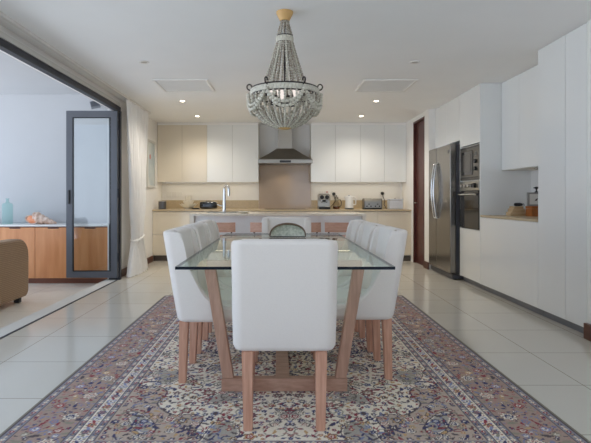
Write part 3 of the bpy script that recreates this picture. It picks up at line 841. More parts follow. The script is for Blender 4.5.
# niche: low units, worktop, wall cupboards
cabinet('low_unit', 'wide white gloss low unit under the wooden boxes beside the oven tower', 'cabinet', XF, 2.998, 4.542, 5.838, 0, 0.868, 'x', [(4.542, 5.838, 0.07, 0.866)], plinth=0.069)
tag(obj('niche_worktop', Box((XF - 0.004, 4.543, 0.869), (2.998, 5.838, 0.892), 0.002), M['stone']), 'beige stone worktop in the niche between oven tower and tall units', 'worktop')
ny = [5.838, 5.41, 4.975, 4.542]
for k, lab in enumerate(('white gloss wall cupboard in the niche, next to the oven tower', 'white gloss wall cupboard in the middle of the niche', 'white gloss wall cupboard in the niche, tucked beside the tall units')):
    cabinet('niche_cupboard', lab, 'cupboard', 2.65, 2.998, ny[k + 1], ny[k], 1.42, CEIL - 0.002, 'x', [(ny[k + 1], ny[k], 1.42, CEIL - 0.004)], 'niche wall cupboards')
tag(obj('puck_light', lathe(NB(), [(0, 1.405), (0.03, 1.405), (0.034, 1.412), (0.034, 1.4195), (0, 1.4195)], 20, (2.82, 5.35, 0)), M['steel']), 'tiny round steel light under the niche cupboards', 'light')
cabinet('tall_unit', 'white gloss tall unit right beside the niche', 'cabinet', XF, 2.998, 4.11, 4.54, 0, CEIL - 0.002, 'x', [(4.11, 4.54, 0.07, CEIL - 0.004)], 'white tall units', plinth=0.069)
cabinet('tall_unit', 'narrow white gloss tall unit ending at the brown skirting', 'cabinet', XF, 2.998, 3.817, 4.108, 0, CEIL - 0.002, 'x', [(3.817, 4.108, 0.07, CEIL - 0.004)], 'white tall units', plinth=0.069)

# ornaments in the niche
NZ = 0.892
pale = mat('pale_box_wood', rgb(214, 188, 150), 0.5, scale=6, stretch=(2, 10, 10), col2=rgb(196, 166, 126))
z = NZ + 0.0005
for w, h, dx, lab in ((0.17, 0.042, 0.0, 'pale wooden box at the bottom of the stack in the niche'), (0.145, 0.038, 0.008, 'pale wooden box in the middle of the stack in the niche'), (0.105, 0.026, 0.008, 'smallest pale wooden box on top of the stack in the niche')):
    bx_ = thing('wooden_box', lab, 'box', (2.705 + dx, 5.60, z), 0, 'stacked wooden boxes')
    obj('box_body', Box((-w / 2, -0.06, 0), (w / 2, 0.06, h * 0.66), 0.003), pale, bx_)
    obj('lid', Box((-w / 2, -0.06, h * 0.68), (w / 2, 0.06, h), 0.003), pale, bx_)
    z += h + 0.0005
bt = thing('binoculars', 'small dark blue-black object lying on the top wooden box', 'ornament', (2.735, 5.60, z))
navy = mat('navy_black', rgb(30, 32, 44), 0.35, var=0.2)
obj('body', tube(NB(), [(-0.045, 0, 0.02), (-0.03, 0, 0.02), (0.02, 0, 0.02), (0.045, 0, 0.02)], [0.014, 0.019, 0.019, 0.013], 16), navy, bt)
obj('strap', tube(NB(), [(0.045, 0, 0.022), (0.058, 0, 0.03), (0.055, -0.02, 0.02), (0.05, -0.03, 0.006)], 0.004, 8), navy, bt)
bt.name = 'dark_ornament'
lb = thing('leather_box', 'square brown leather box under the grey picture frame in the niche', 'box', (2.846, 5.44, NZ))
brn = mat('tan_leather', rgb(166, 98, 44), 0.45, var=0.15, scale=14)
obj('box_body', Box((-0.075, -0.07, 0.0005), (0.075, 0.07, 0.082), 0.004), brn, lb)
obj('lid', Box((-0.076, -0.071, 0.084), (0.076, 0.071, 0.113), 0.004), brn, lb)
pfm = thing('photo_frame', 'small grey square frame with white centre standing on the brown box', 'picture', (2.834, 5.43, NZ + 0.1135))
f = NB()
for lo, hi in (((-0.082, -0.012, 0), (-0.064, 0.012, 0.15)), ((0.064, -0.012, 0), (0.082, 0.012, 0.15)), ((-0.064, -0.012, 0), (0.064, 0.012, 0.018)), ((-0.064, -0.012, 0.132), (0.064, 0.012, 0.15))):
    box(f, lo, hi)
bmesh.ops.remove_doubles(f, verts=f.verts, dist=0.0005)
obj('frame_border', f, mat('grey_frame', rgb(150, 148, 146), 0.45, var=0.1), pfm)
obj('mount', Box((-0.064, -0.004, 0.018), (0.064, 0.006, 0.132)), M['white_plastic'], pfm)
obj('print_motif', prism(NB(), [(-0.005, 0.055), (0.02, 0.06), (0.034, 0.085), (0.012, 0.078)], 1, -0.0065, -0.0045), M['iron'], pfm)
fgn = thing('figurine', 'tiny black figurine perched on top of the grey frame', 'ornament', (2.853, 5.43, NZ + 0.2637))
obj('figure', lathe(NB(), [(0.0, 0), (0.02, 0), (0.018, 0.008), (0.008, 0.014), (0.007, 0.035), (0.018, 0.045), (0.02, 0.055), (0.01, 0.063), (0, 0.065)], 14), M['black'], fgn)
obj('wing', tube(NB(), [(-0.034, 0, 0.05), (-0.01, 0, 0.052), (0.012, 0, 0.052), (0.03, 0, 0.058)], [0.004, 0.010, 0.010, 0.004], 10), M['black'], fgn)

# ------------------------------------------------------------------ patio
sb = thing('sideboard', 'long orange-brown wooden sideboard with white top on the patio', 'sideboard', (-3.347, 6.72, -0.08))
obj('top', Box((-1.12, -0.012, 0.787), (1.012, 0.45, 0.81), 0.002), M['white_plastic'], sb)
obj('carcass', Box((-1.10, 0.022, 0.07), (1.007, 0.45, 0.786)), M['sidewood_dark'], sb)
obj('plinth', Box((-1.08, 0.045, 0), (0.99, 0.44, 0.069)), M['sidewood_dark'], sb)
for k in range(4):
    a = (-1.1, -0.55, 0.0, 0.503)[k]; wd = 0.55 if k < 2 else 0.503
    d = obj('door', Box((a + 0.003, 0.0, 0.075), (a + wd - 0.003, 0.021, 0.772), 0.002), M['sidewood'], sb)
    obj('handle', Box((a + wd / 2 - 0.075, -0.004, 0.757), (a + wd / 2 + 0.075, 0.004, 0.771), 0.002), M['iron'], d)
bo = thing('glass_bottle', 'square-shouldered sea-green glass bottle on the patio sideboard', 'bottle', (-3.835, 6.92, 0.7302))
obj('bottle_body', lathe(NB(), [(0.062, 0.001), (0.07, 0.008), (0.071, 0.26), (0.064, 0.288), (0.03, 0.302), (0.02, 0.315), (0.019, 0.348), (0.026, 0.352), (0.026, 0.362), (0.018, 0.362)], 32), M['bottle'], bo)
# conch shell
sh = thing('conch_shell', 'large pale conch shell with orange mouth on the sideboard', 'shell', (-3.33, 6.88, 0.731))
b = NB(); t = bmesh.new(); rows = []
NT, NS = 40, 36
for i in range(NT + 1):
    q = i / NT
    x = -0.12 + 0.33 * q
    r = 0.078 * (1 - q) ** 0.8 + 0.004
    if q < 0.2: r *= 0.55 + 0.45 * math.sin(q / 0.2 * PI / 2)
    r *= 1 + 0.10 * math.sin(q * 34)
    row = []
    for k in range(NS):
        a = 2 * PI * k / NS
        rr = r * (1 + 0.14 * max(0, math.sin(3 * a + q * 20)) ** 3)
        row.append(t.verts.new((x, rr * math.cos(a), max(0.0, 0.085 * (1 - q) + 0.014 + 1.12 * rr * math.sin(a)))))
    rows.append(row)
for A, B in zip(rows, rows[1:]):
    for k in range(NS): t.faces.new((A[k], A[(k + 1) % NS], B[(k + 1) % NS], B[k]))
t.faces.new(list(reversed(rows[0]))); t.faces.new(rows[-1])
bmesh.ops.recalc_face_normals(t, faces=t.faces)
join(b, t)
shm = mat('shell', rgb(236, 216, 202), 0.5, scale=16, col2=rgb(214, 176, 152))
obj('spire', b, shm, sh, smooth=60)
b = NB(); t = bmesh.new(); rows = []
prof = [(0.98, 0.03), (1.0, 0.0), (0.93, -0.014), (0.8, -0.004), (0.55, 0.02), (0.2, 0.035)]
for s_, dy in prof:
    rows.append([t.verts.new((-0.115 + s_ * 0.092 * math.cos(2 * PI * k / 28) , -0.055 + dy, 0.066 + s_ * 0.064 * math.sin(2 * PI * k / 28) - 0.18 * s_ * 0.092 * math.cos(2 * PI * k / 28))) for k in range(28)])
for A, B in zip(rows, rows[1:]):
    for k in range(28): t.faces.new((A[k], A[(k + 1) % 28], B[(k + 1) % 28], B[k]))
t.faces.new(rows[-1])
bmesh.ops.recalc_face_normals(t, faces=t.faces)
zmin = min(v.co.z for v in t.verts)
for v in t.verts: v.co.z += max(0, -zmin)
join(b, t)
obj('lip', b, shm, sh, smooth=60)
om = mat('orange_mouth', rgb(232, 140, 92), 0.3, scale=10, col2=rgb(240, 170, 128))
obj('mouth', lathe(NB(), [(0, 0.006), (0.06, 0.002), (0.072, -0.004)], 24, mtx=Matrix.Translation((-0.11, -0.058, 0.068)) @ Matrix.Rotation(0.18, 4, 'Y') @ Matrix.Diagonal((1, 1, 0.72, 1)) @ Matrix.Rotation(PI / 2, 4, 'X')), om, sh)
# speaker
sp = thing('wall_speaker', 'small grey tilted speaker high on the patio wall', 'speaker', (-2.66, 7.2, 2.45))
mt = Matrix.Translation((0, -0.11, 0)) @ Matrix.Rotation(math.radians(-16), 4, 'Y') @ Matrix.Rotation(math.radians(18), 4, 'Z')
obj('cabinet', Box((-0.065, -0.05, -0.045), (0.065, 0.05, 0.045), 0.008, 3, mt), M['grey_plastic'], sp)
obj('grille', Box((-0.056, -0.054, -0.037), (0.056, -0.0505, 0.037), 0.001, 2, mt), M['anth'], sp)
obj('bracket', tube(NB(), [(0, -0.001, 0), (0, -0.03, 0), (0, -0.065, 0)], [0.02, 0.01, 0.008], 10), M['anth_dark'], sp)

# wicker sofa (its back towards the dining room)
sf = thing('wicker_sofa', 'brown woven wicker sofa with rounded back on the patio', 'sofa', (-2.86, 4.75, -0.08))
def rounded_slab(pts, x0, x1):
    return prism(NB(), pts, 0, x0, x1, 0.03)
def round_rect(y0, y1, z0, z1, r, n=8):
    P = [(y0, z0 + 0.05), (y0 + 0.05, z0), (y1 - 0.05, z0), (y1, z0 + 0.05)]
    P += [(y1 - r + r * math.cos(PI / 2 * k / n), z1 - r + r * math.sin(PI / 2 * k / n)) for k in range(n + 1)]
    P += [(y0 + r - r * math.sin(PI / 2 * k / n), z1 - r + r * math.cos(PI / 2 * k / n)) for k in range(n + 1)]
    return P
obj('backrest', rounded_slab(round_rect(-0.85, 0.87, 0.06, 0.72, 0.2), -0.16, 0.0), M['wicker'], sf, smooth=50)
obj('seat_base', Box((-0.82, -0.80, 0.08), (-0.165, 0.82, 0.30), 0.03, 3), M['wicker'], sf)
for a, b_ in ((-0.85, -0.70), (0.72, 0.87)):
    obj('armrest', prism(NB(), [(-0.165, 0.08), (-0.83, 0.08), (-0.83, 0.40)] + [(-0.83 + 0.14 - 0.14 * math.cos(PI / 2 * k / 6), 0.42 + 0.12 * math.sin(PI / 2 * k / 6)) for k in range(7)] + [(-0.165, 0.56)], 1, a, b_, 0.02), M['wicker'], sf, smooth=50)
for x in (-0.74, -0.08):
    for y in (-0.74, 0.76):
        obj('foot', Box((x - 0.03, y - 0.03, 0), (x + 0.03, y + 0.03, 0.075), 0.004), M['black'], sf)
cush = mat('striped_grey_cushion', rgb(214, 216, 224), 0.9, scale=30, stretch=(1, 3, 1), col2=rgb(176, 182, 196), sheen=0.2)
for k, (y0, y1) in enumerate(((-0.68, 0.005), (0.015, 0.70))):
    obj('seat_cushion', Box((-0.80, y0, 0.305), (-0.18, y1, 0.42), 0.04, 4), cush, sf)
def pillow(name, loc, rz, size, label):
    b = NB(); t = bmesh.new()
    bmesh.ops.create_grid(t, x_segments=14, y_segments=14, size=1.0)
    top = [(v.co.x, v.co.y) for v in t.verts]
    t.free(); t = bmesh.new(); n = 15
    def P(i, j, s):
        u, v = -1 + 2 * i / (n - 1), -1 + 2 * j / (n - 1)
        th = 0.28 * (max(0, (1 - u ** 4) * (1 - v ** 4))) ** 0.5
        k = 1 - 0.06 * (u * u * v * v)
        return Vector((s * th * size * 0.5, u * size * 0.5 * (1 - 0.05 * (1 - v * v)), v * size * 0.5 * (1 - 0.05 * (1 - u * u)) * k))
    for s in (-1, 1):
        g = [[t.verts.new(P(i, j, s)) for j in range(n)] for i in range(n)]
        for i in range(n - 1):
            for j in range(n - 1): t.faces.new((g[i][j], g[i + 1][j], g[i + 1][j + 1], g[i][j + 1]))
    bmesh.ops.remove_doubles(t, verts=t.verts, dist=1e-5)
    bmesh.ops.recalc_face_normals(t, faces=t.faces)
    t.transform(Matrix.Rotation(rz, 4, 'Z') @ Matrix.Rotation(-0.22, 4, 'Y'))
    join(b, t)
    zmin = min(v.co.z for v in b.verts)
    o = obj(name, b, cush, None, smooth=70)
    o.location = (loc[0], loc[1], loc[2] - zmin)
    return tag(o, label, 'cushion', 'cushions on the wicker sofa')
pillow('cushion', (-3.18, 5.10, 0.345), 0.0, 0.47, 'grey-blue striped cushion showing above the wicker sofa back')

# ------------------------------------------------------------------ rug
def rug():
    x0, x1, y0, y1 = -1.27, 1.375, 1.72, 5.44
    Wd, Ln = x1 - x0, y1 - y0
    nx, ny = 588, 540
    us = np.linspace(0, Wd, nx); vs = np.linspace(0, Ln, ny)
    U, V = np.meshgrid(us, vs)
    E = np.minimum(np.minimum(U, Wd - U), np.minimum(V, Ln - V))     # distance from the rug's edge
    C = np.zeros((ny, nx, 3))
    def sr(r, g, b): return np.array([lin(r), lin(g), lin(b)])
    cream, taupe, rose = sr(236, 226, 208), sr(186, 164, 148), sr(176, 132, 122)
    navy, blue, red = sr(52, 50, 96), sr(136, 142, 178), sr(150, 48, 60)
    ochre, olive, dark, grey = sr(198, 160, 108), sr(146, 138, 120), sr(84, 70, 74), sr(180, 172, 160)
    R = np.random.RandomState(5)
    C[:] = cream
    # scrolling field: cream ground broken by grey-taupe cartouches
    um, vm = np.abs(U - Wd / 2), np.abs(V - Ln / 2)
    s = np.sin(7.5 * um + 1.8 * np.sin(6.0 * vm)) * np.cos(6.2 * vm + 1.5 * np.sin(8.0 * um)) + 0.25 * np.sin(19 * um + 11 * vm)
    def outline(f, lv, wd):
        gy, gx = np.gradient(f, vs, us)
        return np.abs(f - lv) < wd * np.maximum(0.5, np.hypot(gx, gy))
    C[s > 0.42] = grey * 0.9
    corner = (Wd / 2 - um - 0.46) + (Ln / 2 - vm - 0.46) * 0.8
    corner = 0.9 - ((um / (Wd / 2 - 0.46)) ** 2 + (vm / (Ln / 2 - 0.46)) ** 2) + 0.10 * np.sin(vm * 20) + 0.08 * np.sin(um * 24)
    C[(corner < -0.22) & (s <= 0.42)] = taupe * 0.85 + cream * 0.1
    C[outline(s, 0.42, 0.0034)] = dark
    C[outline(s, 0.50, 0.003)] = cream
    C[outline(corner, -0.22, 0.005)] = dark
    dx, dy = us[1] - us[0], vs[1] - vs[0]
    def win(cx, cy, r):
        i0, i1 = max(0, int((cx - r) / dx)), min(nx, int((cx + r) / dx) + 2)
        j0, j1 = max(0, int((cy - r) / dy)), min(ny, int((cy + r) / dy) + 2)
        return slice(j0, j1), slice(i0, i1)
    lo, hi = [0.0], [9.0]
    def put(js, isl_, mask, col):
        e = E[js, isl_]
        mask = mask & (e > lo[0]) & (e < hi[0])
        C[js, isl_][mask] = col
    def sym(fn, cx, cy, ang):
        for mx_ in (0, 1):
            for my in (0, 1):
                fn(Wd - cx if mx_ else cx, Ln - cy if my else cy, (PI - ang if mx_ else ang) * (-1 if my else 1))
    def flower(r, k, cols, ph=0.0):
        def fn(cx, cy, a):
            js, is_ = win(cx, cy, r * 1.3)
            if js.start >= js.stop or is_.start >= is_.stop: return
            X, Y = U[js, is_] - cx, V[js, is_] - cy
            th = np.arctan2(Y, X) - a
            rad = np.hypot(X, Y) / (r * (1 + 0.22 * np.cos(k * th)))
            for rr, cc in cols: put(js, is_, rad < rr, cc)
        return fn
    def leaf(l, w, col, edge=None):
        def fn(cx, cy, a):
            js, is_ = win(cx, cy, l * 1.15)
            if js.start >= js.stop or is_.start >= is_.stop: return
            X, Y = U[js, is_] - cx, V[js, is_] - cy
            p, q = (X * math.cos(a) + Y * math.sin(a)) / l, (-X * math.sin(a) + Y * math.cos(a)) / w
            q = q - 0.7 * p * p
            f = 1 - p * p - np.abs(q)
            if edge is not None: put(js, is_, f > -0.3, edge)
            put(js, is_, f > 0.1, col)
        return fn
    def vine(cx, cy, r0, turns, a0, w, col, sgn=1):
        pts = []
        n = int(40 * turns)
        for k in range(n):
            q = k / n
            r = r0 * (1 - 0.85 * q); a = a0 + sgn * q * turns * 2 * PI
            pts.append((cx + r * math.cos(a), cy + r * math.sin(a)))
        def fn0(px, py):
            def fn(x, y, a):
                js, is_ = win(x, y, w * 1.5)
                put(js, is_, np.hypot(U[js, is_] - x, V[js, is_] - y) < w, col)
            sym(fn, px, py, 0)
        for p in pts: fn0(*p)
    pal = [navy, red * 0.9, blue * 0.8, ochre, rose, olive, dark]
    def pick(ws):
        return pal[R.choice(len(pal), p=np.array(ws) / sum(ws))]
    # field motifs
    lo[0] = 0.46
    for k in range(120):
        cx, cy = R.uniform(0.46, Wd / 2 + 0.02), R.uniform(0.46, Ln / 2)
        vine(cx, cy, R.uniform(0.035, 0.085), R.uniform(0.7, 1.3), R.uniform(0, 6.3), 0.0042, pick([1, 0.8, 0.8, 0.6, 0.8, 4, 1.5]), R.choice([-1, 1]))
    placed = []
    for k in range(9000):
        r = R.choice([0.040, 0.030, 0.022, 0.016, 0.012], p=[0.03, 0.09, 0.22, 0.33, 0.33])
        cx, cy = R.uniform(0.46, Wd / 2), R.uniform(0.46, Ln / 2)
        if any((cx - a) ** 2 + (cy - b) ** 2 < ((r + c) * 0.98) ** 2 for a, b, c in placed): continue
        placed.append((cx, cy, r))
        c1, c2 = pick([4, 3, 1.6, 1.2, 1, 0.7, 2]), pick([2, 3, 2, 1.5, 1.5, 0.4, 0.4])
        if r > 0.02:
            sym(flower(r, R.choice([5, 6, 8]), [(1.0, dark), (0.84, cream if R.rand() < 0.5 else c2), (0.62, c1), (0.34, cream), (0.18, c1)]), cx, cy, R.uniform(0, 6))
        elif R.rand() < 0.45:
            sym(flower(r * 0.9, 5, [(1.0, c1), (0.5, c2), (0.25, cream)]), cx, cy, R.uniform(0, 6))
        else:
            sym(leaf(r * 1.5, r * 0.55, c1, dark if R.rand() < 0.3 else None), cx, cy, R.uniform(0, 6.3))
    # borders
    lo[0], hi[0] = 0.0, 9.0
    stripe = blue * 0.28 + grey * 0.38 + navy * 0.1
    for d, cc in ((0.455, dark), (0.450, stripe), (0.418, dark), (0.414, cream), (0.350, dark), (0.346, stripe), (0.314, dark), (0.310, taupe * 0.66 + rose * 0.18), (0.066, dark), (0.062, stripe), (0.020, dark), (0.012, olive * 0.8)):
        C[E < d] = cc
    def runs(depth, step, fn):
        """place motifs along the quarter border at a depth from the edge"""
        n = int((Ln / 2 - depth) / step)
        for k in range(n + 1): fn(depth, Ln / 2 - k * step, k, 0)
        n = int((Wd / 2 - depth) / step)
        for k in range(n + 1): fn(Wd / 2 - k * step, depth, k, 1)
    lo[0], hi[0] = 0.069, 0.308
    def vb(cx, cy, k, hz):
        off = 0.05 * (1 if k % 2 else -1)
        vine(cx + (0 if hz else off), cy + (off if hz else 0), 0.075, 1.1, 1.0 + 2.2 * k, 0.0035, [olive, blue * 0.8, rose][k % 3], 1 if k % 2 else -1)
    runs(0.19, 0.11, vb)
    pb = []
    def mb(cx, cy, k, hz):
        c = [red, navy, blue, rose][k % 4]
        off = 0.055 * (1 if k % 2 else -1)
        if hz: cy += off
        else: cx += off
        pb.append((cx, cy, 0.036))
        sym(flower(0.036, 7, [(1.0, dark), (0.9, cream if k % 2 else rose), (0.64, c), (0.36, cream), (0.18, navy)]), cx, cy, 0.3)
    runs(0.19, 0.13, mb)
    for k in range(9000):
        r = R.choice([0.024, 0.018, 0.013, 0.010], p=[0.1, 0.25, 0.35, 0.3])
        if R.rand() < Ln / (Ln + Wd): cx, cy = R.uniform(0.075, 0.305), R.uniform(0.07, Ln / 2)
        else: cx, cy = R.uniform(0.07, Wd / 2), R.uniform(0.075, 0.305)
        if any((cx - a) ** 2 + (cy - b) ** 2 < ((r + c) * 0.98) ** 2 for a, b, c in pb): continue
        pb.append((cx, cy, r))
        c1, c2 = pick([3.4, 3, 1.6, 1.2, 2, 1.4, 1.6]), pick([1, 2, 2, 1.5, 1.5, 0.4, 0.2])
        if R.rand() < 0.5: sym(flower(r * 0.9, 5, [(1.0, c1), (0.55, cream if R.rand() < 0.5 else c2), (0.25, c1)]), cx, cy, R.uniform(0, 6))
        else: sym(leaf(r * 1.5, r * 0.55, c1), cx, cy, R.uniform(0, 6.3))
    # cream guard
    lo[0], hi[0] = 0.352, 0.412
    def g1(cx, cy, k, hz):
        if k % 2: sym(flower(0.021, 6, [(1.0, [navy, red, blue][k % 3]), (0.66, [rose, ochre, cream][k % 3]), (0.3, navy)]), cx, cy, 0)
        else: sym(leaf(0.026, 0.009, [olive, navy, red, blue][(k // 2) % 4]), cx, cy, (0.5 if hz else PI / 2 + 0.5))
    runs(0.382, 0.034, g1)
    def g1b(cx, cy, k, hz):
        for q in (-0.02, 0.02):
            sym(leaf(0.010, 0.005, [blue, olive, rose][k % 3]), cx + (0.012 if hz else q), cy + (q if hz else 0.012), 0.8 * k)
    runs(0.382, 0.022, g1b)
    # narrow stripes
    for d, a, b in ((0.332, 0.316, 0.345), (0.434, 0.420, 0.449), (0.041, 0.022, 0.061)):
        lo[0], hi[0] = a, b
        def g2(cx, cy, k, hz):
            sym(flower(0.010, 4, [(1.0, [cream, red, navy, taupe][k % 4]), (0.45, cream if k % 2 else ochre)]), cx, cy, 0)
        runs(d, 0.025, g2)
    C *= (0.93 + 0.14 * R.rand(ny, nx, 1))
    # mesh with a pile thickness
    TH = 0.012
    co = np.zeros((ny * nx, 3), dtype=np.float32)
    co[:, 0] = (U + x0).ravel(); co[:, 1] = (V + y0).ravel(); co[:, 2] = TH
    idx = np.arange(ny * nx).reshape(ny, nx)
    q = np.stack([idx[:-1, :-1], idx[:-1, 1:], idx[1:, 1:], idx[1:, :-1]], -1).reshape(-1, 4)
    loop = np.concatenate([idx[0, :], idx[1:, -1], idx[-1, -2::-1], idx[-2:0:-1, 0]])
    nb = len(loop)
    low = co[loop].copy(); low[:, 2] = 0.0005
    base = len(co)
    co = np.concatenate([co, low])
    nxt = np.roll(np.arange(nb), -1)
    side = np.stack([loop, base + np.arange(nb), base + nxt, loop[nxt]], -1)
    q = np.concatenate([q, side]).astype(np.int32)
    me = bpy.data.meshes.new('persian_rug')
    me.vertices.add(len(co)); me.vertices.foreach_set('co', co.astype(np.float32).ravel())
    me.loops.add(q.size); me.loops.foreach_set('vertex_index', q.ravel())
    me.polygons.add(len(q)); me.polygons.foreach_set('loop_start', np.arange(0, q.size, 4, dtype=np.int32))
    me.update(calc_edges=True)
    ca = me.color_attributes.new('knots', 'FLOAT_COLOR', 'POINT')
    cc = np.ones((len(co), 4), dtype=np.float32)
    flat = C.reshape(-1, 3)
    cc[:base, :3] = flat; cc[base:, :3] = flat[loop]
    ca.data.foreach_set('color', cc.ravel())
    m, nt, out = new_mat('persian_wool')
    p = nt.nodes.new('ShaderNodeBsdfPrincipled'); nt.links.new(p.outputs[0], out.inputs[0])
    a = nt.nodes.new('ShaderNodeVertexColor'); a.layer_name = 'knots'
    nt.links.new(a.outputs[0], p.inputs['Base Color'])
    p.inputs['Roughness'].default_value = 0.95; p.inputs['Specular IOR Level'].default_value = 0.1; p.inputs['Sheen Weight'].default_value = 0.15
    n = nt.nodes.new('ShaderNodeTexNoise'); n.inputs['Scale'].default_value = 350
    tc = nt.nodes.new('ShaderNodeTexCoord'); nt.links.new(tc.outputs['Object'], n.inputs[0])
    bp = nt.nodes.new('ShaderNodeBump'); bp.inputs['Strength'].default_value = 0.4; bp.inputs['Distance'].default_value = 0.004
    nt.links.new(n.outputs[0], bp.inputs['Height']); nt.links.new(bp.outputs[0], p.inputs['Normal'])
    me.materials.append(m)
    o = bpy.data.objects.new('persian_rug', me); COL.objects.link(o)
    return tag(o, 'large cream and taupe patterned oriental rug under the dining table', 'rug')
rug()
RZ = 0.0122

# ------------------------------------------------------------------ dining table
tbl = thing('dining_table', 'rectangular glass dining table on trapezoid wooden frames', 'table', (0.03, 3.55, RZ))
g = NB()
box(g, (-0.535, -1.17, 0.7275), (0.535, 1.15, 0.742), 0.0)
gt = obj('glass_top', g, M['table_glass'], tbl, smooth=0, mats=[M['table_glass'], M['table_edge']])
for p in gt.data.polygons:
    if abs(p.normal.z) < 0.5: p.material_index = 1
for y in (-0.80, 0.855):
    fr = thing('frame', '', '')
    del fr['label']; del fr['category']
    fr.parent = tbl; fr.location = (0, y, 0); fr.name = 'trestle'
    xb, xt, w, th = 0.345, 0.435, 0.062, 0.05
    obj('foot_bar', Box((-xb - 0.006, -th / 2, 0.0), (xb + 0.006, th / 2, 0.072), 0.004), M['tablewood'], fr)
    obj('top_bar', Box((-xt, -th / 2 + 0.004, 0.685), (xt, th / 2 - 0.004, 0.727), 0.004), M['tablewood'], fr)
    for sx in (-1, 1):
        obj('leg', prism(NB(), [(sx * xb, 0.073), (sx * (xt + 0.012), 0.684), (sx * (xt + 0.012 - w), 0.684), (sx * (xb - w), 0.073)], 1, -th / 2 + 0.001, th / 2 - 0.001, 0.004), M['tableleg'], fr)
obj('stretcher', Box((-0.05, -0.774, 0.012), (0.03, 0.829, 0.07), 0.004), M['tablewood'], tbl)

# ------------------------------------------------------------------ dining chairs
def make_chair():
    t = thing('dining_chair', '', 'chair')
    Wc, yb, yf = 0.243, -0.27, 0.225
    zb = 0.362
    def sk(y, z):
        f = max(0.0, min(1.0, (yf - y) / (yf - yb)))
        return -0.09 * max(0.0, (z - 0.36) / 0.54) * f
    # outer plan from the right front round the back to the left front: (x, y, top height, thickness, nx, ny)
    side = [(0.225, 0.448), (0.16, 0.452), (0.09, 0.456), (0.03, 0.462), (-0.02, 0.476), (-0.055, 0.495), (-0.085, 0.525), (-0.107, 0.56), (-0.125, 0.60), (-0.137, 0.64),
            (-0.152, 0.68), (-0.160, 0.73), (-0.163, 0.77), (-0.165, 0.81), (-0.168, 0.845), (-0.174, 0.868), (-0.185, 0.881)]
    half_ = [(Wc, y, h, 0.06, 1.0, 0.0) for y, h in side]
    rc = 0.055
    for k in range(1, 9):
        a = PI / 2 * k / 8
        half_.append((Wc - rc + rc * math.cos(a), yb + rc - rc * math.sin(a) , 0.884 + 0.006 * k / 8, 0.06 + 0.03 * k / 8, math.cos(a), -math.sin(a)))
    back = [(x, yb, 0.890, 0.09, 0.0, -1.0) for x in (0.12, 0.08, 0.04, 0.0)]
    left = [(-a[0], a[1], a[2], a[3], -a[4], a[5]) for a in reversed(half_ + back[:-1])]
    plan = half_ + back + left
    b = NB(); cols = []
    for x, y, h, th, nx_, ny_ in plan:
        ring = []
        def P(d, z):
            px, py = x - nx_ * d, y - ny_ * d
            # slight taper towards the bottom
            f = 1.0
            return b.verts.new((px * f, py + sk(y, z), z))
        r = min(0.026, (h - zb) * 0.3)
        ring.append(P(th * 0.5, zb)); ring.append(P(0.03, zb)); ring.append(P(0.012, zb + 0.008)); ring.append(P(0.002, zb + 0.028))
        for q in (0.3, 0.55, 0.8): ring.append(P(0.0, zb + 0.028 + (h - r - zb - 0.028) * q))
        for k in range(7):
            a = PI * k / 6
            ca = math.cos(a); ring.append(P(th / 2 - th / 2 * math.copysign(abs(ca) ** 0.6, ca), h - r + r * max(0.0, math.sin(a)) ** 0.6))
        for q in (0.7, 0.4, 0.1): ring.append(P(th, zb + 0.028 + (h - r - zb - 0.028) * q))
        ring.append(P(th, zb))
        cols.append(ring)
    pipe = [[c[7].co.copy() + Vector((0, 0, 0.001)) for c in cc] for cc in (cols[:17], cols[-17:])]
    n = len(cols[0])
    for A, B in zip(cols, cols[1:]):
        for k in range(n): b.faces.new((A[k], A[(k + 1) % n], B[(k + 1) % n], B[k]))
    b.faces.new(cols[0]); b.faces.new(list(reversed(cols[-1])))
    bmesh.ops.recalc_face_normals(b, faces=b.faces)
    obj('backrest', b, M['linen'], t, smooth=65)
    # piping along the wing edge
    for seq in pipe:
        obj('piping', tube(NB(), seq, 0.0035, 6), M['linen'], t)
    obj('seat', Box((-0.178, -0.20, 0.364), (0.178, 0.235, 0.478), 0.028, 4), M['linen'], t)
    for sx in (-1, 1):
        for y, dy, xo in ((-0.235, -0.012, 0.0), (0.155, 0.0, 0.026)):
            tt = bmesh.new()
            A = [tt.verts.new((sx * (0.172 + xo) + p * 0.0265, y + q * 0.0265, 0.365)) for p, q in ((-1, -1), (1, -1), (1, 1), (-1, 1))]
            B = [tt.verts.new((sx * (0.168 + xo) + p * 0.021, y + dy + q * 0.021, 0.0)) for p, q in ((-1, -1), (1, -1), (1, 1), (-1, 1))]
            tt.faces.new(A); tt.faces.new(list(reversed(B)))
            for k in range(4): tt.faces.new((B[k], B[(k + 1) % 4], A[(k + 1) % 4], A[k]))
            bmesh.ops.recalc_face_normals(tt, faces=tt.faces)
            bmesh.ops.bevel(tt, geom=list(tt.edges), offset=0.003, segments=2, affect='EDGES')
            l_ = NB(); join(l_, tt)
            obj('leg', l_, M['leg'], t)
    return t
ch = make_chair()
spots = [((0.025, 2.525), 0.0, 'white linen dining chair at the near end of the table, its back to us'),
         ((-0.317, 3.035), -PI / 2, 'white linen dining chair on the patio side of the table, nearest'),
         ((-0.315, 3.57), -PI / 2, 'white linen dining chair on the patio side of the table, middle one'),
         ((-0.315, 4.105), -PI / 2, 'white linen dining chair on the patio side of the table, nearest the island'),
         ((0.405, 3.09), PI / 2, 'white linen dining chair on the fridge side of the table, nearest'),
         ((0.395, 3.615), PI / 2, 'white linen dining chair on the fridge side of the table, middle one'),
         ((0.385, 4.13), PI / 2, 'white linen dining chair on the fridge side of the table, nearest the island'),
         ((0.075, 4.67), PI, 'white linen dining chair at the far end of the table, facing us')]
